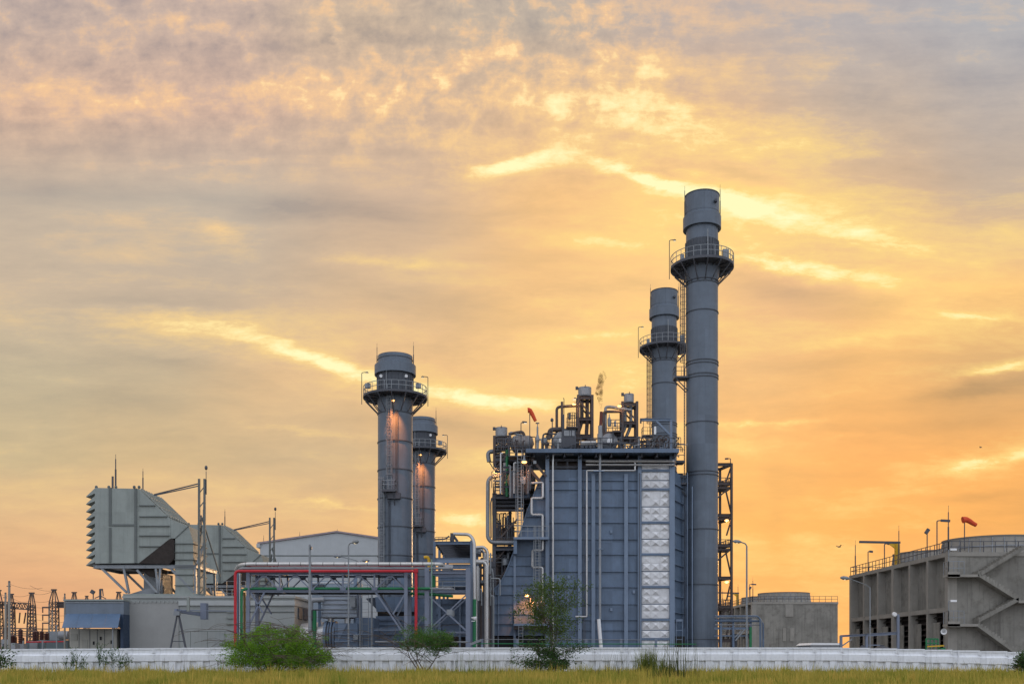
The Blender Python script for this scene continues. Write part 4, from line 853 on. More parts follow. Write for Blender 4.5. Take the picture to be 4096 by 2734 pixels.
build(MB().box(X(1985,d+6), X(2075,d+6), d+6, d+7, Z(2040,d+6), Z(1996,d+6)), 'dark_header', STEELR, t)
for u, v0, v1 in ((2014,1990,1850),(2001,1980,1870),(2020,1980,1930),(2044,1985,1900),(2052,1990,1905),(2036,1970,1830)): build(MB().tube(P2(d+rp.uniform(-.3,2),(u,v0),(u,v1)), .13, 6), 'riser_pipe', rp.choice((GALV,STEELR)), t)
for v in (1925,1935,1948,1960,1880,1868): build(MB().tube(P2(d+.5,(1978,v),(2025,v)), .07, 6), 'cross_pipe', STEELR, t)
build(MB().beam(W(1956,1846,136), W(1980,1846,136), .12).beam(W(1958,1848,136), W(1976,1878,136), .12).beam(W(1974,1846,136), W(1976,1880,136), .1), 'pipe_bracket', STEEL, t)
lm = build(MB().tube(P2(134,(1967,1950),(1967,1885),(1978,1885)), .05, 6, .1), 'frame_lamp', STEEL, t); build(MB().sphere(W(1982,1887,134), .24, .24, .16, 6), 'lamp_lens', LAMPON, lm); point_lamp(*W(1982,1893,133.6), 60)

# small-bore pipework, conduits and instrument posts crowding the roof
t = thing('roof_pipework', 'tangle of thin dark pipes, conduits and posts all along the boiler roof', 'pipework', (X(2430,134),134,zdk))
rq = random.Random(31)
for k in range(70):
    u = rq.uniform(2135, 2700); dp = rq.uniform(132.2, 139); h = rq.choice((.9,1.3,1.6,2.0,2.6)) * (1 if u < 2620 else .75); x = X(u,dp); w_ = rq.uniform(.4,2.6)*rq.choice((-1,1)); r = rq.choice((.045,.06,.08,.12))
    m = rq.choice((STEELR,STEEL,STEEL,GALV,PIPEG))
    if k % 3 == 0: P = [(x,dp,zdk),(x,dp,zdk+h),(x+w_,dp,zdk+h)]
    elif k % 3 == 1: P = [(x,dp,zdk),(x,dp,zdk+h),(x+w_,dp,zdk+h),(x+w_,dp,zdk)]
    else: P = [(x-abs(w_),dp,zdk+h*.5),(x+abs(w_),dp,zdk+h*.5),(x+abs(w_),dp+.8,zdk+h*.5)]
    build(MB().tube(P, r, 6, r*3), 'small_pipe', m, t)
for k in range(16):
    u = rq.uniform(2140, 2690); dp = rq.uniform(132, 138); x = X(u,dp); h = rq.uniform(1.0,2.4)
    build(MB().beam((x,dp,zdk), (x,dp,zdk+h), .1).box(x-.22,x+.22,dp-.15,dp+.15,zdk+h-.3,zdk+h+.25), 'instrument_box', rq.choice((STEEL,GALV,STEELR)), t)
for u0, u1, z1 in ((2235,2320,2.6),(2405,2490,2.8)):
    build(MB().box(X(u0,137), X(u1,137), 136.6, 138.4, zdk+z1-.15, zdk+z1).rail([(X(u0,137),136.7,zdk+z1),(X(u1,137),136.7,zdk+z1)], 1.2, .9, .04), 'upper_walkway', STEEL, t)
# conduits, caged ladder and clips that break up the casing face
for u, v0, v1 in ((2204,1880,2590),(2334,1880,2590),(2340,2000,2590),(2558,1890,2590)): build(MB().beam(W(u,v0,132.5), W(u,v1,132.5), .07), 'conduit', STEEL, boil)
for v in range(1990, 2480, 60): build(MB().box(X(2396,133), X(2404,133), 131.9, 132.5, Z(v,133)-.04, Z(v,133)+.04), 'pipe_clip', BLUEL, boil)
for u, v in ((2270,2300),(2440,2120),(2440,2430),(2530,2360),(2255,2455),(2345,2230)): build(MB().box(X(u,133), X(u+9,133), 132.7, 133.02, Z(v+12,133), Z(v,133)), 'junction_box', BLUEL, boil)
# pipes, braces and rails that cross in front of the two silver tanks
fr_ = bpy.data.objects['drum_frame']
for k, (u, v0, v1, r) in enumerate(((2003,1972,1812,.11),(2011,1972,1890,.14),(2041,1990,1862,.11),(2048,1990,1885,.12),(2056,1972,1850,.09),(2106,1975,1865,.1),(2112,1972,1880,.07),(2120,1960,1860,.1))): build(MB().tube(P2(132.0,(u,v0),(u,v1),(u+rq.choice((-8,9)),v1)), r, 6, .3), 'riser_pipe', (ALU,STEELR,GALV,STEEL)[k%4], fr_)
for v in (1868,1886,1946): build(MB().hbeam(W(1978,v,132.6), W(2128 if v < 1900 else 2060,v,132.6), .26, .2), 'cross_beam', STEEL, fr_)
for a, b in (((2132,1875),(2090,1972)),((1990,1862),(2030,1815)),((2060,1815),(2100,1862)),((2052,1972),(2075,1905))): build(MB().beam(W(*a,132.4), W(*b,132.4), .14), 'brace', STEELR, fr_)
build(MB().rail([W(2034,1822,132.2), W(2118,1822,132.2)], 1.3, .8, .04, (1,.66,.33)), 'railing', STEEL, fr_)
build(MB().rail([W(1990,1800,133.4), W(2060,1800,133.4)], 1.6, .8, .04, (1,.66,.33)), 'railing', STEEL, fr_)
build(MB().box(X(2034,132.4), X(2118,132.4), 132.2, 134.4, Z(1826,132.4), Z(1822,132.4)), 'deck', STEEL, fr_)
for u in (2038, 2066, 2092): build(MB().tube(P2(133.8,(u,1822),(u,1762),(u+7,1762)), .1, 6, .3), 'riser_pipe', STEELR, fr_)
for k in range(22):
    u = rq.uniform(1990,2135); v = rq.uniform(1735,1960); dp = rq.uniform(132.2,134); w2 = rq.uniform(8,30); build(MB().tube(P2(dp,(u,v+rq.uniform(10,40)),(u,v),(u+w2*rq.choice((-1,1)),v)), rq.choice((.05,.07,.1)), 6, .25), 'small_pipe', rq.choice((STEELR,STEEL,STEEL,GALV)), fr_)
boil2 = dup(boil, (.3,36,0), 'second blue-grey boiler casing almost wholly hidden behind the nearer boiler')
for o in (boil, boil2): o['group'] = 'heat recovery boilers'
# ------------------------------------------------------------------ long pipe rack in front
d = 112.0; d2 = 116.0
rk = thing('pipe_rack', 'long lilac-grey trussed steel rack carrying red, green and silver pipes', 'pipe rack', (X(1300,d),d,0))
for u, vt in ((993,2282),(1624,2284)):
    x = X(u,d); build(MB().hcol(x, d, 0, Z(vt,d), .38, .38), 'column', RACK, rk); build(MB().hcol(x, d2, 0, Z(vt,d), .42, .42), 'column', RACK, rk)
x0, x1 = X(993,d), X(1624,d); zt, zb = Z(2293,d), Z(2363,d)
for yy in (d, d2):
    build(MB().hbeam((x0+.19,yy,zt), (x1-.19,yy,zt), .26, .3), 'top_chord', RACK, rk); build(MB().hbeam((x0+.19,yy,zb), (x1-.19,yy,zb), .26, .3), 'bottom_chord', RACK, rk)
    tr = MB(); n = 10
    for k in range(n):
        a, b = x0+(x1-x0)*k/n, x0+(x1-x0)*(k+1)/n
        tr.beam((a,yy,zb+.1) if k%2 == 0 else (a,yy,zt-.1), (b,yy,zt-.1) if k%2 == 0 else (b,yy,zb+.1), .12)
        if k: tr.box(a-.32, a+.32, yy-.03, yy+.03, *((zt-.42,zt-.1) if k%2 else (zb+.1,zb+.4)))
        if k%2 == 0 and k: tr.beam((a,yy,zb), (a,yy,zt), .2)
    build(tr, 'truss_web', RACK, rk)
cb = MB()
for k in range(6):
    xx = x0+(x1-x0)*k/5
    for z in (zt+.02, zb+.02): cb.hbeam((xx,d+.15,z), (xx,d2-.15,z), .24, .22)
    if k < 5: cb.beam((xx,d,zb), (xx+(x1-x0)/5,d2,zb), .1)
build(cb, 'cross_beam', RACK, rk)
build(MB().box(x0+.3, x1-.2, d+.2, d2-.2, zb+.16, zb+.2), 'shade_grating', STEEL, rk); build(MB().box(x0+.3, x1-.2, d+1.2, d2-.4, zt+.16, zt+.2), 'shade_grating', STEEL, rk)  # solid sheets added as grating to shade the equipment behind the rack
for yy in (d, d2):
    for a, b in (((1058,2366),(996,2500)),((1502,2366),(1622,2545)),((1622,2370),(1572,2455)),((1004,2370),(1052,2448)),((1590,2600),(1690,2440))):
        if a[0] == 1590 and yy == d: continue
        p, q = W(*a, d), W(*b, d); build(MB().beam((p.x,yy,p.z), (q.x,yy,q.z), .18), 'knee_brace', RACK, rk)
d3 = 112.6
r2 = thing('pipe_rack', 'short tall bay of lilac-grey rack with a large X brace beside the boiler duct', 'pipe rack', (X(1790,d3),d3,0))
for u in (1708, 1872):
    build(MB().hcol(X(u,d3), d3, 0, Z(2270,d3), .5, .42), 'column', RACK, r2); build(MB().hcol(X(u,d3), d3+4, 0, Z(2275,d3), .5, .42), 'column', RACK, r2)
for v, h in ((2287,.32),(2363,.26)):
    for yy in (d3, d3+4): build(MB().hbeam((X(1716,d3),yy,Z(v,d3)), (X(1864,d3),yy,Z(v,d3)), h, .3), 'beam', RACK, r2)
for yy in (d3, d3+4):
    m = MB(); a, b, c, e = W(1717,2384,d3), W(1864,2520,d3), W(1864,2378,d3), W(1728,2505,d3)
    m.beam((a.x,yy-.08,a.z), (b.x,yy-.08,b.z), .14); build(m, 'x_brace', RACK, r2); build(MB().beam((c.x,yy+.08,c.z), (e.x,yy+.08,e.z), .14), 'x_brace', RACK, r2)
    build(MB().box((a.x+b.x)/2-.1, (a.x+b.x)/2+.55, yy-.18, yy-.15, (a.z+b.z)/2-.15, (a.z+b.z)/2+.45), 'gusset_plate', GALV, r2)
    build(MB().hbeam((X(1716,d3),yy,Z(2526,d3)), (X(1864,d3),yy,Z(2526,d3)), .12, .2), 'beam', RACK, r2)
build(MB().rail([(X(1716,d3),d3+2,Z(2363,d3)),(X(1864,d3),d3+2,Z(2363,d3))], 1.25, 1.3, .04), 'railing', GALV, r2)
def pipe(name, label, m, pts, r, bend=0, seg=10, group='pipes on the rack', extra=None):
    P = [W(*p) for p in pts]; o = solo(MB().tube(P, r, seg, bend) if extra is None else extra(MB().tube(P, r, seg, bend)), name, m, label, 'pipe', tuple(P[0]), group); return o
LAG = mat('banded_aluminium_lagging', (.60,.60,.585), .36, .35, .08, .08, .08, (.3,.27,.24), 1.2, .03, (0, 1.25, .35))
pipe('lagged_pipe', 'fat silver banded pipe along the top of the long rack', LAG, [(944,2278,118),(952,2262,114.5),(975,2254,112.6),(1766,2254,112.6),(1774,2262,116)], .2, 1.1, 12)
pipe('grey_pipe', 'plain grey pipe running just above the red one on the long rack', PIPEG, [(948,2290,116),(962,2271,112.8),(1800,2271,112.8),(1808,2276,115)], .15, .8)
pipe('thin_red_pipe', 'thin red pipe in the shade under the fat silver pipe', RED, [(985,2262,113.4),(1700,2262,113.4)], .05, 0, 6)
pipe('red_fire_pipe', 'bright red pipe framing the long rack along its top and down both ends', RED, [(941,2640,111.2),(941,2282.5,111.2),(1664,2282.5,111.2),(1664,2640,111.2)], .16, .45, 12,
     extra=lambda mb: mb.lathe(W(1664,2281,111.2), [(0,.26),(.24,.2),(.24,-.2),(0,-.3)], 14))
pipe('green_pipe', 'green pipe rising left of the rack then running along its lower chord', GREEN, [(966,2640,111.6),(966,2355,111.6),(1010,2352,112.2),(1720,2352,112.2)], .15, .5)
pipe('lagged_pipe', 'upright silver pipe between the red and green pipes at the rack end', ALU, [(960,2640,113.2),(960,2292,113.2)], .13); pipe('steel_pipe', 'dark steel pipe tucked right behind the upright red pipe', BLUE, [(951,2640,112.4),(951,2290,112.4)], .14)
pipe('brown_pipe', 'ochre brown upright pipe just right of the upright green pipe', mat('ochre_paint', (.22,.13,.03), .5), [(978,2640,112.2),(978,2368,112.2)], .13)
pipe('green_pipe', 'green pipe crossing the short rack bay under its middle beam', GREEN, [(1640,2372,113.8),(1700,2374,113.8),(1812,2383,113.8)], .16)
pipe('green_pipe', 'thick green upright pipe inside the short rack bay', GREEN, [(1733,2370,114.5),(1733,2315,114.5),(1733,2300,114.5)], .24); pipe('green_pipe', 'thin pale green upright pipe before the short rack bay', mat('pale_green_paint', (.22,.33,.27), .5), [(1727,2640,112.2),(1727,2235,112.2)], .06, 0, 6)
pipe('grey_pipe', 'short lagged pipe resting on the middle beam of the short rack bay', PIPEG, [(1630,2353,113.2),(1805,2353,113.2),(1815,2358,115)], .17, .4)
pipe('yellow_pipe', 'yellow gas pipe bending down above the silver pipe near the shorter stacks', YELL, [(1696,2228,119),(1710,2226,119),(1716,2236,119),(1716,2300,119)], .19, .5, 12)
pipe('down_pipe', 'tall silver pipe turning green lower down, beside the boiler duct', ALU, [(1814,2134,117),(1880,2136,116.4),(1897,2165,116.2),(1898,2395,116.2)], .19, 1.6, 12)
pipe('green_pipe', 'green lower length of the tall pipe beside the boiler duct', GREEN, [(1898,2395,116.2),(1897,2640,116.2)], .2)
pipe('grey_pipe', 'big grey vessel-like pipe end above the short rack bay', PIPEG, [(1770,2272,117),(1812,2274,117)], .5, 0, 14)

# covered steel structure behind the short bay
d = 118.0
t = thing('cooler_structure', 'dark covered steel structure with slatted roof beams between the shorter stacks and the boiler', 'steel structure', (X(1815,d),d,0))
for yy in (d, d+8, d+16, d+24):
    build(MB().hcol(X(1888,d), yy, 0, Z(2160,d), .42, .4), 'column', BLUE, t); build(MB().hcol(X(1738,d), yy, 0, Z(2164,d), .3, .3), 'column', BLUE, t)
zr = Z(2170,d)
for k in range(13): build(MB().hbeam((X(1738,d),d+k*2,zr), (X(1888,d),d+k*2,zr), .36, .25), 'roof_beam', STEEL if k else BLUE, t)
dk = MB()
for k in range(13): yy = d+.6+k*2; dk.box(X(1800,d)-.0, X(1888,d), yy, yy+1.2, zr+.2, zr+.26)
build(dk, 'grating', STEEL, t)
for k in range(4): build(MB().hbeam((X(1738,d),d+k*8,Z(2240,d)), (X(1888,d),d+k*8,Z(2240,d)), .6, .3), 'lower_beam', BLUEL, t)
build(MB().box(X(1740,d), X(1886,d), d+6, d+22, Z(2330,d), Z(2262,d)), 'cooler_box', BLUE, t)
mb = MB()
for k in range(6): mb.box(X(1740,d), X(1886,d), d+5.9, d+6.02, Z(2328-k*12,d), Z(2328-k*12,d)+.08)
build(mb, 'stiffener', BLUEL, t)
build(MB().box(X(1800,d), X(1814,d), d+.5, d+1.5, zr+.3, Z(2128,d)).beam(W(1814,2142,d+1), W(1830,2164,d+1), .3).tube(P2(d+.5,(1738,2157),(1783,2154),(1797,2142)), .09, 6, .5).rail([(X(1740,d),d+.2,zr+.2),(X(1800,d),d+.2,zr+.2)], .5, .5), 'hoist_unit', STEEL, t)
build(MB().beam((X(1742,d),d,zr), (X(1762,d),d+4,Z(2200,d)), .14).beam((X(1742,d),d,Z(2240,d)), (X(1790,d),d+8,Z(2210,d)), .16), 'brace', STEEL, t)
build(MB().box(X(1884,d), X(1913,d), d+8, d+12, Z(2185,d), Z(2158,d)), 'fan_drum', GALV, t)

# pipe bank between the cooler structure and the drum frame
t = thing('pipe_bank', 'crowded bank of silver bent pipes standing left of the drum frame', 'pipes', (X(1930,124),124,0))
for pts, r in (([(1900,2247,122),(1938,2247,122),(1946,2262,122),(1946,2640,122)],.27),([(1900,2240,124),(1948,2240,124),(1953,2255,124),(1953,2640,124)],.13),([(1905,2188,126),(1936,2186,126),(1950,2205,126),(1950,2300,126)],.2),
    ([(1905,2199,127),(1925,2197,127),(1938,2212,127),(1938,2250,127)],.2),([(1910,2400,121),(1910,2262,121)],.15),([(1916,2400,121.5),(1916,2268,121.5)],.09),([(1918,2400,120),(1918,2355,120),(1926,2355,120),(1926,2420,120)],.08),
    ([(1906,2640,123),(1906,2275,123)],.12),([(1962,2420,124),(1962,2210,124)],.1),([(1960,2290,125),(1968,2270,125),(1972,2300,125),(1972,2420,125)],.1),([(1964,2312,122),(2000,2312,122),(2000,2380,122)],.09)):
    build(MB().tube([W(*p) for p in pts], r, 10, r*3), 'bent_pipe', ALU if r > .11 else GALV, t)
build(MB().box(X(1922,126), X(1937,126), 126, 127, Z(2330,126), Z(2318,126)).box(X(1955,126), X(1968,126), 126, 127, Z(2355,126), Z(2345,126)), 'bracket_plate', GALV, t)
build(MB().rail([W(1912,2225,126), W(1950,2225,126)], 1.0, .6, .04), 'railing', STEEL, t); build(MB().rail([W(1956,2345,123), W(1984,2345,123)], 1.0, .7, .04), 'railing', STEEL, t)
rb_ = random.Random(77)
for k in range(24):
    u = 1902+k*3.1; dp = rb_.uniform(123,131); v = rb_.uniform(2215,2390); build(MB().tube([W(u,2640,dp), W(u,v,dp), W(u+rb_.choice((-9,7,12)),v,dp)], rb_.choice((.06,.09,.13)), 6, .25), 'small_pipe', rb_.choice((STEELR,STEEL,GALV)), t)
for v in (2268,2300,2336,2372): build(MB().hbeam(W(1900,v,129), W(1980,v,129), .3, .25), 'support_beam', STEEL, t)
for u in (1904,1936,1968): build(MB().hcol(X(u,129.4), 129.4, 0, Z(2250,129.4), .3, .3), 'support_post', STEEL, t)
t = thing('loudspeaker', 'white horn loudspeaker on the green pipe beside the boiler duct', 'loudspeaker', W(1897,2475,115.5))
build(MB().lathe(W(1906,2472,115.4), [(.26,.0),(.16,.35),(.07,.6),(0,.62)], 14, (-1,0,.15)).beam(W(1886,2482,115.4), W(1900,2482,115.4), .1), 'horn', WHITEP, t)

# ------------------------------------------------------------------ turbine and diverter machinery behind the rack
d = 126.5
t = thing('exhaust_diffuser', 'silver turbine exhaust cylinder with dark flange rings behind the rack', 'turbine', (X(1300,d),d,0))
c = W(1240,2548,d); k = 1/F*d
build(MB().lathe(c, [(0,-1.0),(56*k,-1.0),(60*k,0),(62*k,66*k),(0,66*k)], 40, (1,0,0)), 'cylinder', ALU, t)
for q, rr_, w_ in ((62,66,10),(78,64,5),(88,68,6),(99,66,8)): build(MB().lathe(c, [(0,q*k),(rr_*k,q*k),(rr_*k,(q+w_)*k),(0,(q+w_)*k)], 40, (1,0,0)), 'flange_ring', BLUE if q > 70 else BLUEL, t)
build(MB().lathe(c, [(58*k,66*k),(58*k,104*k)], 40, (1,0,0)), 'expansion_joint', STEEL, t)
build(MB().box(X(1350,d), X(1440,d), d-2, d+2.2, .2, Z(2493,d)).box(X(1430,d), X(1500,d), d-1.5, d+4, .2, Z(2470,d)), 'outlet_box', BLUE, t)
build(MB().add([W(1352,2565,d-2.02), W(1352,2494,d-2.02), W(1388,2494,d-2.02), W(1352,2565,d-2.1), W(1352,2494,d-2.1), W(1388,2494,d-2.1)], [(0,2,1),(3,4,5),(0,1,4,3),(1,2,5,4),(2,0,3,5)]), 'corner_plate', BLUEL, t)
build(MB().box(X(1340,d), X(1502,d), d-2.2, d-2, Z(2538,d), Z(2534,d)).box(X(1350,d), X(1438,d), d-2.2, d-2, Z(2566,d), Z(2562,d)), 'stiffener', BLUEL, t)
for u in (1323, 1390): build(MB().lathe((X(u,d),d,0), [(12*k,Z(2500,d)),(12*k,Z(2468,d))], 20), 'riser', ALU, t)
build(MB().prism([(X(1288,d),Z(2470,d)),(X(1432,d),Z(2470,d)),(X(1432,d),Z(2376,d)),(X(1296,d),Z(2376,d)),(X(1296,d),Z(2436,d))], d-1, d+3), 'lagged_casing', mat('pale_blue_lagging', (.30,.34,.40), .55, .1, .1, .15), t)
for v in (2382,2398,2416,2436,2450,2466): build(MB().box(X(1290,d), X(1433,d), d-1.14, d-.98, Z(v,d)-.05, Z(v,d)+.05), 'casing_rib', GALV, t)
for u in (1286, 1448): build(MB().box(X(u-5,d), X(u+5,d), d-1.4, d-1, .2, Z(2392,d)), 'frame_post', BLUE, t)
build(MB().tube(P2(d-1.6,(1296,2397),(1245,2399),(1243,2420),(1243,2600)), .3, 10, .8), 'bleed_pipe', PIPEG, t); build(MB().tube(P2(d-1.8,(1258,2600),(1258,2440)), .25, 10), 'green_pipe', GREEN, t); build(MB().tube(P2(d-2,(1248,2480),(1248,2437),(1290,2437)), .09, 6, .2), 'small_pipe', STEEL, t)
build(MB().box(X(1412,d), X(1432,d), d-2.4, d-1.2, Z(2430,d), Z(2390,d)).box(X(1426,d), X(1444,d), d-2.6, d-2.2, Z(2558,d), Z(2538,d)), 'panel_box', GALV, t)
d = 150.0
t = thing('auxiliary_house', 'pale blue box house glimpsed through the rack truss', 'building', (X(1370,d),d,0))
build(MB().box(X(1248,d), X(1425,d), d, d+6, 0, Z(2322,d)), 'wall', mat('pale_blue_wall', (.30,.36,.43), .6, 0, .08, .1), t); build(MB().box(X(1246,d), X(1427,d), d-.1, d+6.1, Z(2331,d), Z(2327,d)), 'trim', WHITEP, t); build(MB().box(X(1246,d), X(1300,d), d-1.2, d-.12, Z(2350,d), Z(2338,d)), 'canopy', STEEL, t)
d = 132.5
t = thing('diverter_box', 'dark blue-grey ribbed duct box standing under the nearer shorter stack', 'duct box', (X(1580,d),d,0))
build(MB().box(X(1503,d), X(1668,d), d, d+9, .3, Z(2462,d)), 'lower_box', BLUE, t)
build(MB().prism([(X(1505,d),Z(2444,d)),(X(1655,d),Z(2444,d)),(X(1660,d),Z(2385,d)),(X(1500,d),Z(2385,d))], d+.2, d+8.8), 'upper_box', BLUE, t)
build(MB().box(X(1508,d), X(1655,d), d+.6, d+8.4, Z(2463,d), Z(2443,d)), 'joint_gap', DARK, t)
build(MB().lathe((X(1581,137),137,0), [(4.0,Z(2386,d)),(2.34,8.3)], 48), 'stack_cone', BLUE, t)
for v in (2478,2497,2516,2535,2560): build(MB().box(X(1500,d), X(1670,d), d-.2, d+.02, Z(v,d)-.05, Z(v,d)+.06), 'stiffener', BLUEL if v == 2516 else BLUE, t)
for u in (1450, 1470): build(MB().hcol(X(u,d), d-6, 0, Z(2290,d), .4 if u == 1450 else .12, .4), 'frame_post', BLUEL, t)
build(MB().ladder(X(1462,125), 124.8, .5, Z(2365,125), w=.8, rung=.9), 'ladder', GALV, t)
build(MB().tube(P2(124,(1487,2600),(1487,2372)), .12, 8), 'standpipe', GALV, t)
build(MB().rail([(X(1445,124),124,Z(2366,124)),(X(1600,124),124,Z(2366,124))], 1.6, .8, .035), 'railing', GALV, t)
build(MB().box(X(1560,125), X(1625,125), 126, 130, Z(2350,125), Z(2298,125)).box(X(1545,125), X(1560,125), 126, 128, Z(2350,125), Z(2330,125)), 'control_cabinet', BLUE, t)
build(MB().hbeam((X(1495,125),125,Z(2516,125)), (X(1620,125),125,Z(2516,125)), .3, .2), 'frame_beam', BLUEL, t)

# ------------------------------------------------------------------ stair tower and pipes at the foot of the tall stack
d = 140.0
t = thing('stair_tower', 'narrow open steel stair tower right of the tallest stack', 'stair tower', (X(2900,d),d,0))
xa, xb = X(2858,d), X(2926,d)
for u, yy, w_ in ((2926,d,.32),(2901,d+3.5,.3),(2858,d,.3),(2840,d+3.5,.3)): build(MB().hcol(X(u,d), yy, 0, Z(1852,d), w_, w_), 'column', STEELR, t)
for k, v in enumerate((1857,1932,2060,2074,2180,2310,2425,2560)):
    z = Z(v,d); m = MB()
    m.hbeam((xa,d,z), (xb,d,z), .45 if k not in (3,) else .3, .2); m.hbeam((xb-.9,d+3.5,z), (xa,d+3.5,z), .4, .2); m.hbeam((xb,d,z), (X(2901,d),d+3.5,z), .4, .2)
    build(m, 'beam', STEELR, t)
for v in (1945, 2192, 2432):
    z = Z(v,d); lg = build(MB().box(X(2866,d), xb, d+.1, d+3.4, z-.25, z), 'landing', STEELR, t)
    build(MB().rail([(X(2866,d),d+.1,z),(xb-.2,d+.1,z)], 1.25, .6, .04, (1,.66,.33)).rail([(xb-.1,d+.1,z),(X(2905,d),d+3.4,z)], 1.25, .8, .04, (1,.6)), 'railing', STEEL, lg)
    m = MB(); p, q = (X(2862,d),d+2.4,Z(v-50,d)), (X(2905,d),d+2.4,z)
    m.beam(p, q, .1, .5); build(m, 'stair_flight', STEELR, t)
for a, b in (((2902,1870),(2924,1860)),((2870,1990),(2924,1945)),((2904,1965),(2924,2050)),((2924,2080),(2906,2140)),((2870,2240),(2924,2195)),((2904,2210),(2924,2300)),((2924,2320),(2906,2400)),((2870,2470),(2905,2440)),((2906,2545),(2924,2440)),((2904,1925),(2924,1868))):
    build(MB().beam(W(*a,d+.2), W(*b,d+.2), .2), 'brace', STEELR, t)
lp = build(MB().tube(P2(d,(2922,1852),(2922,1833),(2912,1833)), .06, 6, .1), 'tower_lamp', STEEL, t); build(MB().beam(W(2900,1834,d), W(2913,1833,d), .2), 'lamp_head', STEEL, lp)
for v in (2080, 2326): build(MB().sphere(W(2907,v,d), .3, .25, .14, 6), 'lamp_lens', LAMPON, t)
point_lamp(*W(2907,2086,d), 60); point_lamp(*W(2907,2332,d), 60)
d = 130.0
t = thing('yard_pipe_rack', 'low steel rack with bundled grey pipes bending down right of the tallest stack', 'pipe rack', (X(2960,d),d,0))
for k, (v, ue, r) in enumerate(((2462,3030,.1),(2468,3036,.1),(2482,3042,.14),(2497,3045,.08))):
    build(MB().tube([W(2860,v,d+k*.3), W(ue,v,d+k*.3), W(ue+10,v+10,d+k*.3), W(ue+11 if k < 3 else ue,2620,d+k*.3)], r, 8, .7), 'bent_pipe', PIPEG if k%2 else BLUE, t)
for u in (2890, 2940, 3010): build(MB().hcol(X(u,d), d+1, 0, Z(2466,d), .25, .25), 'post', BLUE, t)
for v in (2474, 2510, 2540): build(MB().hbeam((X(2865,d),d+1.2,Z(v,d)), (X(3012,d),d+1.2,Z(v,d)), .28 if v == 2510 else .16, .2), 'beam', BLUEL, t)
build(MB().beam(W(2942,2560,d), W(2978,2515,d), .16).beam(W(2938,2548,d), W(2965,2520,d), .12), 'brace', GALV, t); build(MB().box(X(3003,d), X(3012,d), d+.6, d+.9, 0, Z(2505,d)), 'green_post', GREEN, t); build(MB().box(X(2945,d), X(2962,d), d+2, d+3, 0, Z(2530,d)), 'dark_cabinet', STEEL, t)

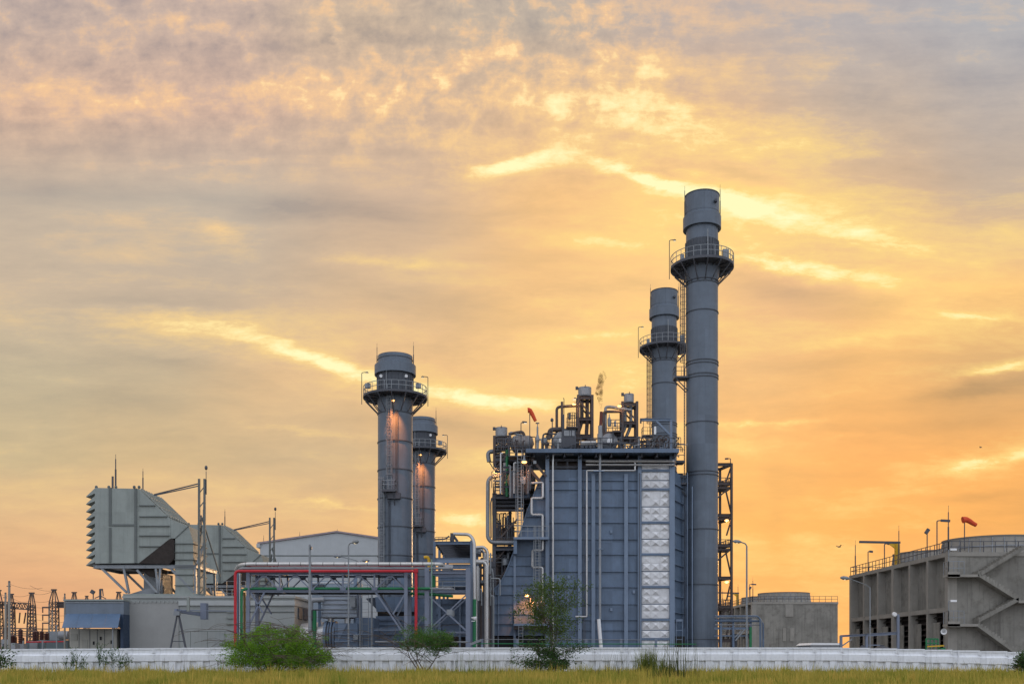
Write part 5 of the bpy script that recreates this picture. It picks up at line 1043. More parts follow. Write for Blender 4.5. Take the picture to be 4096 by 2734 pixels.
# ------------------------------------------------------------------ cooling towers
def cooling_tower(x0, y0, label):
    t = thing('cooling_tower', label, 'cooling tower', (x0+10,y0+17,0), 'cooling towers')
    x1, y1, zt = x0+19.6, y0+35, 14.55
    zo, zl = Z(2443,120), 2.1                    # louvre opening height and sill
    build(MB().box(x0+.95, x1, y0+.02, y1, zo+.2, zt-.5).box(x0+.3, x1, y0, y0+.9, zo+.2, zt-.5).box(x0+.3, x1, y0, y0+2.2, 0, zo+.2).box(x0+3.5, x1, y0+2.2, y1, 0, zo+.2).box(x0+.3, x0+3.5, y1-1.5, y1, 0, zo+.2), 'wall', CONC, t)
    build(MB().box(x0-.12, x1+.1, y0-.12, y1+.1, zt-.5, zt), 'parapet', CONCL, t)
    for k in range(7):
        yy = y0+.0+k*(y1-y0-.8)/6; build(MB().box(x0-.12, x0+.97, yy-.05, yy+.8 if k in (0,3,6) else yy+.5, 0, zt-.5), 'pilaster', CONCL, t)
    build(MB().box(x0-.06, x0+.96, y0+.8, y1, zo-.05, zo+.5), 'lintel', CONCL, t); build(MB().box(x0-.1, x0+.6, y0+.8, y1, 0, zl), 'sill', CONC, t)
    bk = MB()
    for k in range(6):
        ya = y0+.9+k*(y1-y0-.8)/6
        for j in range(7): z = zl+.4+j*.72; bk.add([(x0+.5,ya,z),(x0+.5,ya+5,z),(x0+1.3,ya+5,z+.5),(x0+1.3,ya,z+.5)], [(0,1,2,3)])
        bk.box(x0+1.2, x0+1.3, ya+1.6, ya+4.9, zl, zo)
    for k in range(6): ya = y0+.9+k*(y1-y0-.8)/6; build(MB().box(x0+.38, x0+.5, ya+2.6, ya+4.9, zl+.01, zo-1.2), 'inlet_baffle', CONC, t)
    build(bk, 'louvre', BROWN, t)
    for a, b, e, f in ((7,7.7,5.6,8.6),(8.7,9.6,5.6,8.6),(7.6,9.4,11.2,14.0)) if y0 > 150 else (): build(MB().box(x0+a, x0+b, y0-.1, y0+.02, e, f), 'patched_panel', CONCL, t)
    # zigzag concrete stair on the end wall
    yf = 118.5; ys = y0-1.5
    for v0, v1, u0, u1, s in () if y0 > 150 else ((2300,2197,3925,4096,1),(2302,2403,3912,4075,-1),(2488,2403,3915,4075,1),(2505,2618,3912,4068,-1)):
        p, q = W(u0,v0,yf), W(u1,v1,yf); off = Vector((x0-52.4, y0-120, 0)); p += off; q += off; m = MB()
        for a in (-.0,): m.add([p+Vector((0,a,0)), q+Vector((0,a,0)), q+Vector((0,a,.45)), p+Vector((0,a,.45)), p+Vector((0,1.45,0)), q+Vector((0,1.45,0)), q+Vector((0,1.45,.45)), p+Vector((0,1.45,.45))], [(0,1,2,3),(7,6,5,4),(0,4,5,1),(3,2,6,7),(0,3,7,4),(1,5,6,2)])
        n = 14
        for k in range(n):
            a = p.lerp(q, (k+.1)/n); m.box(min(a.x,a.x+.01), a.x+abs(q.x-p.x)/n*.9, ys+.05, ys+1.4, a.z+.3, a.z+.62)
        build(m, 'stair_flight', CONC, t)
    for v, ub in () if y0 > 150 else ((2297,3916),(2495,3912)):
        p = W(3793,v,yf); q = W(ub,v,yf); off = Vector((x0-52.4, y0-120, 0)); p += off; q += off
        lg = build(MB().box(p.x, q.x, p.y, y0+.01, p.z-.25, p.z+.05).box(p.x, p.x+1.4, p.y, p.y+.15, p.z-.3, p.z+.35), 'landing', CONCL, t)
        build(MB().rail([(p.x+.05,y0-.1,p.z),(p.x+.05,p.y+.05,p.z),(p.x+1.9,p.y+.05,p.z)], 1.6, .6, .035, (1,.5)), 'landing_railing', GALV, lg)
    if y0 < 150: tp = W(4075,2403,yf) + Vector((x0-52.4, y0-120, 0)); build(MB().box(tp.x, tp.x+3, tp.y, y0+.01, tp.z-.2, tp.z+.1), 'landing', CONCL, t)
    # fans
    for fy in (y0+9.5, y0+26.5):
        fx = x0+9.8
        fs = build(MB().lathe((fx,fy,0), [(6.35,zt-.4),(6.05,zt+.8),(5.95,zt+2.3),(6.1,zt+2.55),(5.9,zt+2.5),(5.8,zt+.5)], 64), 'fan_stack', CONCL, t)
        m = MB()
        for k in range(28): p = circ((fx,fy,zt), 6.32, 2*math.pi*k/28); q = circ((fx,fy,zt+2.3), 5.98, 2*math.pi*k/28); m.beam(p, q, .08)
        m.lathe((fx,fy,zt+1.25), [(6.0,-.07),(6.12,-.07),(6.12,.07),(6.0,.07)], 64)
        build(m, 'fan_rib', PIPEG, fs)
    build(MB().rail([(x1,y0+.1,zt),(x0+.05,y0+.1,zt),(x0+.05,y1-.1,zt),(x1,y1-.1,zt)], 1.3, 1.35, .04, (1,.5)), 'railing', STEEL, t)
    for (px, py, pz) in ((x0+.3,y0+33.5,20.5),(x0+.6,y0+17,20.6),(x0+.4,y0+1,20.9)): rod(t, px, py, zt, pz-.6, .09)
    # jib crane
    jx, jy = x0+.6, y0+17.6
    jc = build(MB().box(jx-.28, jx+.28, jy-.28, jy+.28, zt, zt+2.9).prism([(jx-1.2,zt+3.0),(jx+.1,zt+3.0),(jx+.1,zt+2.0)][::-1], jy-.1, jy+.1), 'jib_crane', YELL, t); build(MB().beam((jx+.4,jy,zt+3.15), (jx-5.2,jy,zt+3.25), .3), 'jib_arm', STEEL, jc)
    for (ly, h, dx) in ((y0+4,4.3,1.6),(y0+21.5,3.4,1.5),(y0+28,3.0,.7)):
        lp = build(MB().tube([(x0+.3,ly,zt),(x0+.3,ly,zt+h),(x0+.3+dx*.35,ly,zt+h+.05)], .07, 6, .15), 'roof_lamp', STEEL, t); build(MB().beam((x0+.3+dx*.3,ly,zt+h+.04), (x0+.3+dx,ly,zt+h-.02), .3, .2), 'lamp_head', STEEL, lp)
    fl = build(MB().tube([(x0+2.4,y0+12,zt),(x0+2.4,y0+12,zt+3.8)], .07, 6), 'floodlight', STEEL, t); build(MB().beam((x0+2.2,y0+12,zt+3.7), (x0+2.6,y0+12,zt+4.3), .42, .3), 'lamp_head', STEEL, fl)
    for zz, h in () if y0 > 150 else ((2297,2.9),(2494,2.6)):
        p = W(3796,zz,yf) + Vector((x0-52.4, y0-120, 0)); h = (2.95 if zz == 2297 else 2.7)
        lp = build(MB().tube([(p.x,p.y+.1,p.z),(p.x,p.y+.1,p.z+h),(p.x+.3,p.y+.1,p.z+h+.05)], .05, 6, .1), 'stair_lamp', GALV, t); build(MB().beam((p.x+.2,p.y+.1,p.z+h+.05), (p.x+.95,p.y+.1,p.z+h+.05), .24, .16), 'lamp_head', WHITEP, lp)
    return t
ct1 = cooling_tower(52.4, 120, 'big nearer concrete cooling tower with zigzag stair at the right edge')
ct2 = cooling_tower(55.0, 229, 'smaller looking distant concrete cooling tower between the tall stack and the nearer one')
windsock('orange windsock blowing out level above the nearer cooling tower fan', (3858,2200), 2080, [(3851,2079),(3857,2077),(3866,2077),(3878,2083),(3890,2091),(3905,2099)], 124.5, .42)
d = 108.0
t = thing('pipe_bridge', 'low grey-blue pipe support in front of the nearer cooling tower louvres', 'pipe support', (X(3480,d),d,0))
build(MB().hbeam(W(3362,2542,d), W(3465,2537,d), .22, .3), 'beam', RACK, t); build(MB().hbeam(W(3462,2538,d), W(3592,2530,d), .3, .3), 'beam', RACK, t)
for u in (3364, 3466, 3592): build(MB().hcol(X(u,d), d, 0, Z(2540 if u < 3590 else 2455,d), .25, .25), 'post', RACK, t)
build(MB().beam(W(3370,2580,d), W(3408,2554,d), .12), 'brace', GALV, t); build(MB().beam(W(3460,2578,d), W(3520,2578,d), .12), 'beam', RACK, t)
build(MB().lathe(W(3579,2455,d), [(.24,.2),(.22,-.1),(0,-.12)], 18, (0,1,.1)), 'round_lamp', WHITEP, t)
t = thing('green_stair', 'small green steel steps with handrail in front of the nearer cooling tower', 'steps', W(3740,2600,112))
build(MB().rail([W(3705,2592,112), W(3752,2592,112)], 1.1, .5, .06).beam(W(3705,2620,112), W(3705,2551,112), .14).beam(W(3704,2553,112), W(3755,2556,112), .1).box(X(3765,112), X(3782,112), 112, 113, 0, Z(2588,112)), 'handrail', GREEN, t); build(MB().beam(W(3705,2584,112), W(3776,2580,112), .14), 'tread', YELL, t)
t = thing('storage_box', 'low white container roof showing above the wall left of the nearer cooling tower', 'container', W(3300,2600,112))
build(MB().box(X(3242,112), X(3368,112), 112, 117, 0, Z(2577,112)), 'body', PIPEG, t); build(MB().prism([(X(3236,112),Z(2578,112)),(X(3370,112),Z(2578,112)),(X(3366,112),Z(2570,112)),(X(3250,112),Z(2569,112))], 111.8, 117.2), 'roof', WHITEP, t)
for i, u in enumerate((3451, 3528)):
    t = thing('round_tank', ['small dark round tank lid left of the pipe support middle post','larger dark round tank lid right of the pipe support middle post'][i], 'tank', W(u,2620,112), 'dark tanks by the wall')
    r = .55 if i == 0 else .85; build(MB().lathe((X(u,112),112,0), [(r,0),(r,Z(2592,112)),(r*.75,Z(2586,112)),(r*.3,Z(2582,112)),(0,Z(2581,112))], 24), 'body', STEEL, t); build(MB().lathe((X(u,112),112,Z(2582,112)), [(r*.3,-.05),(r*.3,.12),(0,.14)], 16), 'lid', STEEL, t)
t = thing('wall_speaker', 'white round loudspeaker on the nearer cooling tower corner', 'loudspeaker', W(3776,2524,119)); build(MB().lathe(W(3776,2524,119), [(.36,-.3),(.2,0),(.16,.3),(0,.3)], 16, (.5,1,0)), 'horn', WHITEP, t)

# ------------------------------------------------------------------ lamp posts
def lamp_post(label, u, vtop, dep, arms, r=.09, grp='street lamps along the wall', dx_lit=None):
    x = X(u,dep); zt = Z(vtop,dep); t = thing('street_lamp', label, 'street lamp', (x,dep,0), grp)
    build(MB().tube([(x,dep,0),(x,dep,3.2),(x,dep,3.21),(x,dep,zt-.3)], [r*1.35,r*1.35,r,r*.8], 8), 'pole', GALV, t)
    for (u2, v2, dd, lit) in arms:
        q = W(u2,v2,dep+dd); p = Vector((x,dep,zt-.35)); m = Vector((x,dep,zt-.05)).lerp(Vector((q.x,q.y,zt+.05)), .18)
        a = build(MB().tube([p, m, q], r*.6, 6, .4), 'arm', GALV, t); dr = (q-m).normalized(); s = Vector((dr.x,dr.y,dr.z*.3)).normalized()
        build(MB().lathe(q-s*.1, [(0,0),(.1,.02),(.2,.3),(.21,.7),(.1,.98),(0,1.0)], 12, s), 'lamp_head', GALV, a); build(MB().sphere(q+s*.42+Vector((0,0,-.1)), .2, .16, .12, 6), 'lamp_lens', LAMPON if lit else LAMPDIM, a)
    return t
lamp_post('single armed lamp post in front of the pipe rack, head turned right', 1394, 2172, 105, [(1412,2168,-.5,False)])
lamp_post('double armed lamp post rising behind the rack between enclosure and stacks', 1440, 2240, 122, [(1362,2224,-1.0,False),(1452,2240,.3,True)])
lamp_post('tall lamp post right of the stair tower, arm bent to the left', 2987, 2172, 118, [(2962,2166,0,False)], .12)
lamp_post('lamp post before the distant end of the nearer cooling tower, arm reaching left', 3480, 2336, 106, [(3395,2312,0,False)], .07)
t = thing('camera_pole', 'plain grey pole with a small camera at its top in front of the rack', 'pole', W(1239,2640,104))
build(MB().tube(P2(104,(1239,2700),(1239,2385),(1239,2384.9),(1239,2176)), [.16,.16,.13,.11], 8), 'post', GALV, t); build(MB().beam(W(1239,2190,104), W(1246,2186,104), .16).box(X(1242,104), X(1248,104), 103.8, 104.1, Z(2196,104), Z(2186,104)), 'camera', STEEL, t); build(MB().tube(P2(104,(1239,2322),(1239,2300)), .18, 8), 'joint_sleeve', GALV, t)
# green guard rail inside the wall
t = thing('guard_rail', 'green and grey guard rail just behind the white wall', 'railing', (X(2330,103),103,0))
gr = MB()
for v, m in ((2572,GREEN),): gr.tube(P2(103,(1905,2572),(2785,2574)), .05, 6)
build(gr, 'green_rail', GREEN, t); build(MB().tube(P2(103,(1928,2555),(2560,2557)), .03, 6), 'grey_rail', GALV, t)
for u in (1928,2069,2345,2485,2624): build(MB().hcol(X(u,103), 103.1, 0, Z(2553,103), .24, .2), 'rail_post', RACK, t)
build(MB().tube(P2(103,(1500,2565),(1870,2566)), .08, 6), 'white_rail', GALV, t); build(MB().beam(W(1880,2575,103), W(1925,2558,103), .25), 'end_bracket', GALV, t)
# ------------------------------------------------------------------ switchyard far left
def lattice(label, u, vt, w0, w1, d, vb=2600):
    x = X(u,d); zt = Z(vt,d); t = thing('lattice_tower', label, 'lattice tower', (x,d,0), 'switchyard lattice towers')
    zk = zt-2.6; a, b = w1/2/F*d, w0/2/F*d; m = MB(); bt = .22
    for sx in (-1,1):
        for sy in (-1,1): m.beam((x+sx*b*1.0,d+sy*b,0), (x+sx*a*1.5,d+sy*a*1.5,zk), bt); m.beam((x+sx*a*1.5,d+sy*a*1.5,zk), (x+sx*.18,d+sy*.18,zt), bt*.8)
    n = 9
    for k in range(n):
        for s in (-1,1):
            r0, r1 = b+(a*1.5-b)*k/n, b+(a*1.5-b)*(k+1)/n; z0, z1 = zk*k/n, zk*(k+1)/n
            m.beam((x-r0,d+s*r0,z0), (x+r1,d+s*r1,z1), .12); m.beam((x+r0,d+s*r0,z0), (x-r1,d+s*r1,z1), .12)
            m.beam((x+s*r0,d-r0,z0), (x+s*r1,d+r1,z1), .1)
    for z, q in ((zk,a*1.6),(zk*.86,a*1.75)): m.beam((x-q,d,z), (x+q,d,z), .16)
    m.beam((x-.6,d,zt), (x+.6,d,zt), .3)
    build(m, 'lattice', STEELR, t); return t
lattice('lattice tower second from the left edge, ending the long lattice girder', 127, 2370, 34, 13, 215)
lattice('lattice tower with the widest crossbar, just left of the blue awning shed', 216, 2357, 31, 17, 215)
lattice('lattice tower partly hidden behind the thick concrete pole', 44, 2375, 30, 13, 215)
lattice('lattice tower cut by the left edge of the view', -6, 2360, 34, 14, 215)
lattice('lattice tower tip showing over the shed roof near its left end', 297, 2368, 34, 13, 235)
lattice('smallest far lattice tower tip over the middle of the shed roof', 347, 2382, 22, 9, 330)
lattice('lattice tower tip showing at the right end of the shed roof', 475, 2367, 34, 13, 235)
def girder(label, a, b, h, d):
    t = thing('lattice_girder', label, 'girder', W(*a,d), 'switchyard lattice girders')
    for yy in (0, .9): m = MB(); p, q = W(*a,d), W(*b,d); p.y += yy; q.y += yy; build(m.truss(p, q, h, 12, .13), 'truss', STEELR, t)
girder('long lattice girder between the left towers', (-10,2428), (116,2436), 1.3, 215); girder('short lattice girder behind the pole left of the shed', (228,2427), (262,2427), 1.1, 215)
girder('lattice girder hidden behind the blue awning shed', (250,2428), (480,2428), 1.1, 216)
def pole(label, u, vt, w, d, m=CONCL):
    x = X(u,d); r = w/2/F*d; t = thing('utility_pole', label, 'pole', (x,d,0), 'concrete poles in the switchyard')
    build(MB().tube([(x,d,0),(x,d,Z(vt,d))], [r*1.25,r*.85], 10), 'post', m, t); build(MB().box(x-r*1.8,x+r*.9,d-.1,d+.1,Z(vt,d)-.5,Z(vt,d)-.42).sphere((x,d,Z(vt,d)+.06), r*.9, r*.9, .12, 5), 'cap', STEEL, t)
    return t
pole('thickest and tallest pale concrete pole at the far left', 37, 2327, 10.5, 118); pole('shorter grey pole just left of the thickest concrete pole', 22, 2373, 9, 122); pole('grey pole beside the left edge of the blue awning', 259, 2376, 7, 140)
pole('slim pole carrying three short crossarms left of the widest lattice tower', 196, 2415, 6, 170); pole('slim grey pole in front of the widest lattice tower', 209, 2440, 5, 170)
t = thing('crossarm_set', 'three stacked insulator crossarms on the slim pole', 'insulators', W(180,2460,169.7))
for v in (2427,2458,2490): build(MB().beam(W(169,v,169.7), W(196,v,169.7), .22), 'crossarm', STEELR, t); build(MB().tube(P2(169.7,(171,v+3),(171,v+22)), .1, 6), 'insulator', INSUL, t)
def strings():
    for i, (u, v0, v1, sl) in enumerate(((56,2445,2480,-4),(80,2448,2490,-4),(103,2448,2492,-7))):
        t = solo(MB().tube([W(u,v0,214), W(u+sl,v1,214)], .16, 6), 'insulator_string', INSUL, 'hanging insulator string below the long lattice girder', 'insulator', tuple(W(u,v0,214)), 'insulator strings')
strings()
rs = random.Random(4)
for i, (u, vt, h) in enumerate(((51,2540,30),(58,2545,30),(82,2513,60),(88,2548,30),(139,2522,40),(148,2522,38),(167,2522,36),(185,2530,34),(192,2528,34),(210,2528,30),(229,2528,32),(24,2505,50))):
    d = 150+i*2.5; x = X(u,d); t = thing('bushing', 'dark brown ribbed bushing on a grey box in the switchyard', 'bushing', (x,d,0), 'switchyard bushings')
    zt = Z(vt,d); zb = Z(min(2590,vt+h),d); pr = []
    n = 7
    for k in range(n): z = zb+(zt-zb)*k/n; pr += [(.3,z),(.42,z+.08),(.3,z+.16)]
    build(MB().lathe((x,d,0), [(.3,zb)]+pr+[(.12,zt),(0,zt+.2)], 10), 'insulator', INSUL, t); build(MB().box(x-.6,x+.6,d-.5,d+.5,0,zb), 'base', PIPEG, t)
d = 146
t = thing('transformer', 'grey transformer with a round oil conservator beside the cabinet shed', 'transformer', W(235,2600,d))
build(MB().box(X(185,d), X(270,d), d, d+5, 0, Z(2558,d)), 'tank', mat('teal_grey_paint', (.10,.13,.14), .5), t); build(MB().lathe(W(231,2538,d-.3), [(0,0),(.45,.05),(.6,.3),(.6,1.6),(0,1.7)], 20, (1,0,0)).box(X(228,d), X(276,d), d-.2, d+.4, Z(2556,d), Z(2549,d)), 'conservator', PIPEG, t); build(MB().box(X(185,d), X(222,d), d+1, d+3, Z(2558,d), Z(2522,d)), 'radiator', GALV, t)
t = thing('fire_main', 'thin red pipe run on posts in front of the transformer', 'pipe', W(180,2564,140)); build(MB().tube(P2(140,(105,2566),(262,2564)), .09, 6), 'pipe_run', RED, t)
for u in (170, 93): build(MB().tube(P2(120,(u,2640),(u,2560)), .09, 6), 'post', GALV, t)
t = thing('busbar_frame', 'low steel busbar frame running across the switchyard', 'busbars', (X(100,180),180,0)); m = MB()
for v in (2512,2524,2533,2541): m.tube(P2(180+(v-2512)*.3,(-20,v-3),(205,v+2)), .09, 5)
for u in (0,40,80,110,140,170): m.beam((X(u,180),180,0), (X(u,180),180,Z(2512,180)), .2)
build(m, 'busbar', STEELR, t); build(MB().box(X(10,176), X(160,176), 176, 178, 0, Z(2572,176)), 'plinth', STEEL, t); build(MB().box(X(105,160), X(180,160), 160, 163, 0, Z(2567,160)), 'switch_cubicle', mat('teal_grey_paint', (.1,.13,.14)), t)
m = MB()
for k, (a, b) in enumerate((((45,2378),(127,2372)),((127,2372),(216,2360)),((127,2400),(216,2395)),((-10,2365),(45,2378)),((127,2425),(300,2418)),((127,2452),(330,2452)),((140,2475),(300,2480)),((120,2340),(216,2360)),((40,2335),(170,2350)),((196,2500),(262,2505)),((130,2515),(262,2518)),((50,2390),(120,2402)))):
    p, q = W(*a,213), W(*b,213); P = [p.lerp(q, s/8)-Vector((0,0,1.0*4*(s/8)*(1-s/8)*.5)) for s in range(9)]; m.tube(P, .035, 4, 0, False)
w_ = build(m, 'power_line', STEELR, None, tuple(W(127,2400,213))); tag(w_, 'thin sagging power lines strung between the switchyard towers', 'power lines', None, 'stuff')

# ------------------------------------------------------------------ white perimeter wall
yw = 100.0; zc = Z(2587,yw); zl = Z(2641,yw); zm = Z(2612,yw)
t = thing('perimeter_wall', 'long low white panelled concrete wall with a ledge and toothed foot', 'wall', (0,yw,0))
PW = 2.75
def wall_panel():
    m = MB(); w_ = PW-.02
    pr = [(0,zc),( -.0,zc-.16),(-.16,zc-.16),(-.16,zc-.24),(-.06,zc-.26),(-.06,zm+.12),(-.16,zm),(-.26,zm-.28),(-.26,zl+.05),(-.2,zl),(0,zl)]
    # main body and mouldings, profile swept along x
    body = [(.22,-.1),(.22,zc),(-.14,zc),(-.14,zc-.15),(-.05,zc-.19),(-.05,zm+.14),(-.12,zm),(-.24,zm-.06),(-.24,zl+.06),(-.2,zl),(0,zl),(0,-.1)]
    n = len(body); vs = [(0,y,z) for y, z in body]+[(w_,y,z) for y, z in body]
    m.add(vs, [tuple(range(n))[::-1], tuple(range(n,2*n))]+[(i,(i+1)%n,n+(i+1)%n,n+i) for i in range(n)])
    m.box(0, .16, -.142, -.045, zm+.12, zc-.17); m.box(w_-.16, w_, -.142, -.045, zm+.12, zc-.17)
    m.box(.1, .8, -.17, 0.0, -.1, zl-.005); m.box(1.5, 2.15, -.17, 0.0, -.1, zl-.005)
    return m
ORG['perimeter_wall'] = (0,0,0)
p0 = build(wall_panel(), 'panel', WHITE, t); ORG['perimeter_wall'] = (0,yw,0)
n0 = 24; k0 = -23
for k in range(46):
    o = p0 if k == 0 else p0.copy()
    if k: COL.objects.link(o); o.parent = t
    x = (k0+k)*PW; drop = 0
    if x > X(3250,yw): drop = (x-X(3250,yw))**1.25*.011
    if x < X(900,yw): drop = (X(900,yw)-x)*.0075
    o.location = (x, 0, -drop)
for u in (1818, 2515, 3830): 
    x = X(u,yw); build(MB().box(x-.05, x+.05, yw-.3, yw-.1, 0, zc-.02-(.3 if u > 3800 else 0)), 'joint_cover', WHITE, t)

# ------------------------------------------------------------------ ground
def patch(name, x0, x1, y0, y1, z, m): return structure(build(MB().add([(x0,y0,z),(x1,y0,z),(x1,y1,z),(x0,y1,z)], [(0,1,2,3)]), name, m))
patch('ground', -4000, 4000, -300, 6000, 0, mat('dry_soil', (.16,.13,.08), .95, 0, .25, 0, .4, (.09,.08,.04), .08))
patch('plant_yard', -130, 130, 100.3, 330, .004, mat('yard_gravel', (.24,.23,.21), .95, 0, .15, 0, .2))

# ------------------------------------------------------------------ vegetation
def leafmat(name, a, b, tr=.25):
    m = bpy.data.materials.new(name); m.use_nodes = True; t = NT(m.node_tree); bs = m.node_tree.nodes['Principled BSDF']
    tc = t.node('ShaderNodeTexCoord').outputs['Object']; n = t.noise(tc, .9, 4, .6); n2 = t.noise(tc, 9, 2, .5)
    c = t.mix(t.rng(t.m('ADD', t.m('MULTIPLY', n, .6), t.m('MULTIPLY', n2, .4)), .35, .65), a, b)
    t.put(bs.inputs['Base Color'], c); bs.inputs['Roughness'].default_value = .6; bs.inputs['Specular IOR Level'].default_value = .2
    tl = t.node('ShaderNodeBsdfTranslucent'); t.put(tl.inputs[0], c); mx = t.node('ShaderNodeMixShader'); mx.inputs[0].default_value = tr
    t.put(mx.inputs[1], bs.outputs[0]); t.put(mx.inputs[2], tl.outputs[0]); out = m.node_tree.nodes['Material Output']; t.put(out.inputs[0], mx.outputs[0]); return m
def npmesh(name, V, Q, m, parent=None, loc=(0,0,0)):
    me = bpy.data.meshes.new(name); V = np.asarray(V, dtype=np.float32) - np.array(loc, dtype=np.float32)
    k = Q.shape[1]; me.vertices.add(len(V)); me.vertices.foreach_set('co', V.ravel()); me.loops.add(Q.size); me.loops.foreach_set('vertex_index', Q.ravel().astype(np.int32))
    me.polygons.add(len(Q)); me.polygons.foreach_set('loop_start', np.arange(0, Q.size, k, dtype=np.int32)); me.polygons.foreach_set('loop_total', np.full(len(Q), k, dtype=np.int32))
    me.update(); me.validate(); me.materials.append(m); o = link(bpy.data.objects.new(name, me)); o.location = (0,0,0) if parent else loc
    if parent: o.parent = parent
    return o
def leaves(C, D, Lg, Wd, rng):
    """leaf-sized lens quads at points C along directions D"""
    n = len(C); D = D/np.linalg.norm(D, axis=1, keepdims=True); r = rng.normal(size=(n,3)); S_ = np.cross(D, r); S_ /= np.linalg.norm(S_, axis=1, keepdims=True)
    L = (Lg*rng.uniform(.6,1.3,(n,1))); Wv = Wd*rng.uniform(.7,1.3,(n,1))
    V = np.stack([C, C+D*L*.5+S_*Wv*.5, C+D*L, C+D*L*.5-S_*Wv*.5], 1).reshape(-1,3); return V, np.arange(n*4).reshape(-1,4)
def grow(base, rng, stems, levels, spread, length, droop, up):
    """stem and twig polylines: [(points, radius, level)]"""
    out = []
    def br(p, d_, L, lv, r):
        P = [p]; n = 5
        for k in range(n):
            d_ = d_ + rng.normal(size=3)*.12 + np.array([0,0,up if lv == 0 else -droop*(k/n)]); d_ = d_/np.linalg.norm(d_); P.append(P[-1]+d_*L/n)
        out.append((P, r, lv))
        if lv < levels:
            for k in range(rng.integers(4,7)):
                q = rng.uniform(.25,1) if lv else rng.uniform(.3,1); i = min(n-1, int(q*n)); pp = P[i]+(P[i+1]-P[i])*(q*n-i)
                a = rng.uniform(0, 2*math.pi); nd = d_*rng.uniform(.3,.8) + np.array([math.cos(a), math.sin(a), rng.uniform(-.2,.5)])*spread; nd /= np.linalg.norm(nd)
                br(pp, nd, L*rng.uniform(.42,.66), lv+1, r*.5)
    for k in range(stems):
        a = rng.uniform(0,2*math.pi); dd = np.array([math.cos(a)*.5*spread, math.sin(a)*.5*spread, 1.0]); br(np.array(base)+rng.normal(size=3)*np.array([.12,.12,0]), dd/np.linalg.norm(dd), length*rng.uniform(.75,1.1), 0, .07)
    return out
def plant(name, label, cat, loc, seed, mleaf, mstem, stems, levels, spread, length, droop, up, nleaf, Lg, Wd, box, flat=0, rad=1.0, hang=.3, keep=None, pw=94):
    rng = np.random.default_rng(seed); br = grow(loc, rng, stems, levels, spread, length, droop, up)
    A = np.concatenate([np.array(P) for P, r, lv in br if lv >= max(1, levels-1)]); w_, h_, zmin = box
    # fit the whole plant to its measured width and height
    o = np.array(loc); A0 = A-o; sx = w_/2/np.percentile(np.abs(A0[:,:2]), pw); sz = h_/np.percentile(A0[:,2], 99.7)
    fit = lambda P: o+(np.array(P)-o)*np.array([sx,sx,sz])
    t = thing(name, label, cat, loc); mb = MB()
    for P, r, lv in br:
        if lv <= 2: mb.tube([Vector(p) for p in fit(P)], [max(.012, r*rad*(1-.15*i)) for i in range(len(P))], 5, 0, False)
    build(mb, 'trunk', mstem, t)
    tw = [fit(P) for P, r, lv in br if lv >= max(1, levels-1)]
    idx = rng.integers(0, len(tw), nleaf); q = rng.uniform(.1,1,nleaf)*4.999; i = q.astype(int); T = np.array(tw)
    C = T[idx,i] + (T[idx,i+1]-T[idx,i])*(q-i)[:,None] + rng.normal(size=(nleaf,3))*flat
    D = (T[idx,4]-T[idx,1]); D /= np.linalg.norm(D,axis=1,keepdims=True)+1e-6
    D = D + rng.normal(size=(nleaf,3))*.75 + np.array([0,0,-hang])
    k = C[:,2] > loc[2]+zmin*rng.uniform(.3,1.6,nleaf); C, D = C[k], D[k]; nleaf = len(C)
    if keep is not None: k = keep(C); C, D = C[k], D[k]
    V, Qd = leaves(C, D, Lg, Wd, rng); npmesh('foliage', V, Qd, mleaf, t, loc); return t
BARK = mat('grey_brown_bark', (.10,.075,.055), .9, 0, .25, .2)
LEAFB = leafmat('bright_green_leaf', (.05,.14,.014), (.25,.46,.03), .38)
LEAFD = leafmat('dark_green_leaf', (.03,.075,.02), (.065,.13,.03), .25)
LEAFM = leafmat('olive_green_leaf', (.05,.095,.022), (.12,.18,.04), .3)
g0 = .1
def bx(u, d): return (X(u,d), d, g0)
plant('feathery_bush', 'big bright green feathery bush spilling over the white wall', 'bush', bx(1092,93), 3, LEAFB, BARK, 16, 3, 1.5, 4.0, .42, .05, 62000, .22, .06, (12.2,5.1,.1), .16, .9, .3, lambda C: ((C[:,0]-X(1095,93))/5.6)**2+((C[:,1]-93)/4.6)**2+(np.maximum(C[:,2],0)/(4.95+.4*np.sin(C[:,0]*2.1)))**3 < 1+.18*np.sin(C[:,0]*3.7)*np.cos(C[:,2]*4.1), 90)
plant('small_tree', 'small feathery young tree with drooping fine leaves before the short rack bay', 'tree', bx(1694,92.5), 15, leafmat('fine_green_leaf', (.035,.10,.022), (.12,.24,.04), .32), BARK, 4, 3, .8, 3.4, .25, .1, 34000, .22, .045, (6.4,6.2,1.5), .2, .9, .55, lambda C: ((C[:,0]-X(1702,92.5))/2.8)**2+((C[:,1]-92.5)/2.7)**2+((C[:,2]-3.8)/1.85)**2 < 1+.3*np.sin(C[:,0]*4)*np.cos(C[:,2]*5), 78)
plant('young_tree', 'slender leafy young tree standing before the boiler', 'tree', bx(2216,92.5), 21, LEAFM, BARK, 4, 3, .5, 7.5, .1, .25, 7000, .22, .09, (5.3,9.3,.4), .2, .8, .25, None, 95)
plant('low_shrub', 'low dark shrub at the foot of the slender young tree', 'shrub', bx(2165,92), 5, LEAFD, BARK, 8, 2, 1.2, 1.8, .2, .05, 5200, .2, .09, (5.0,3.2,.1), .2, .6)
plant('edge_shrub', 'dark leafy shrub cut by the right edge of the view', 'shrub', bx(4100,80), 9, LEAFD, BARK, 6, 2, .9, 2.4, .15, .1, 2000, .2, .08, (1.9,2.6,.2), .15, .8)
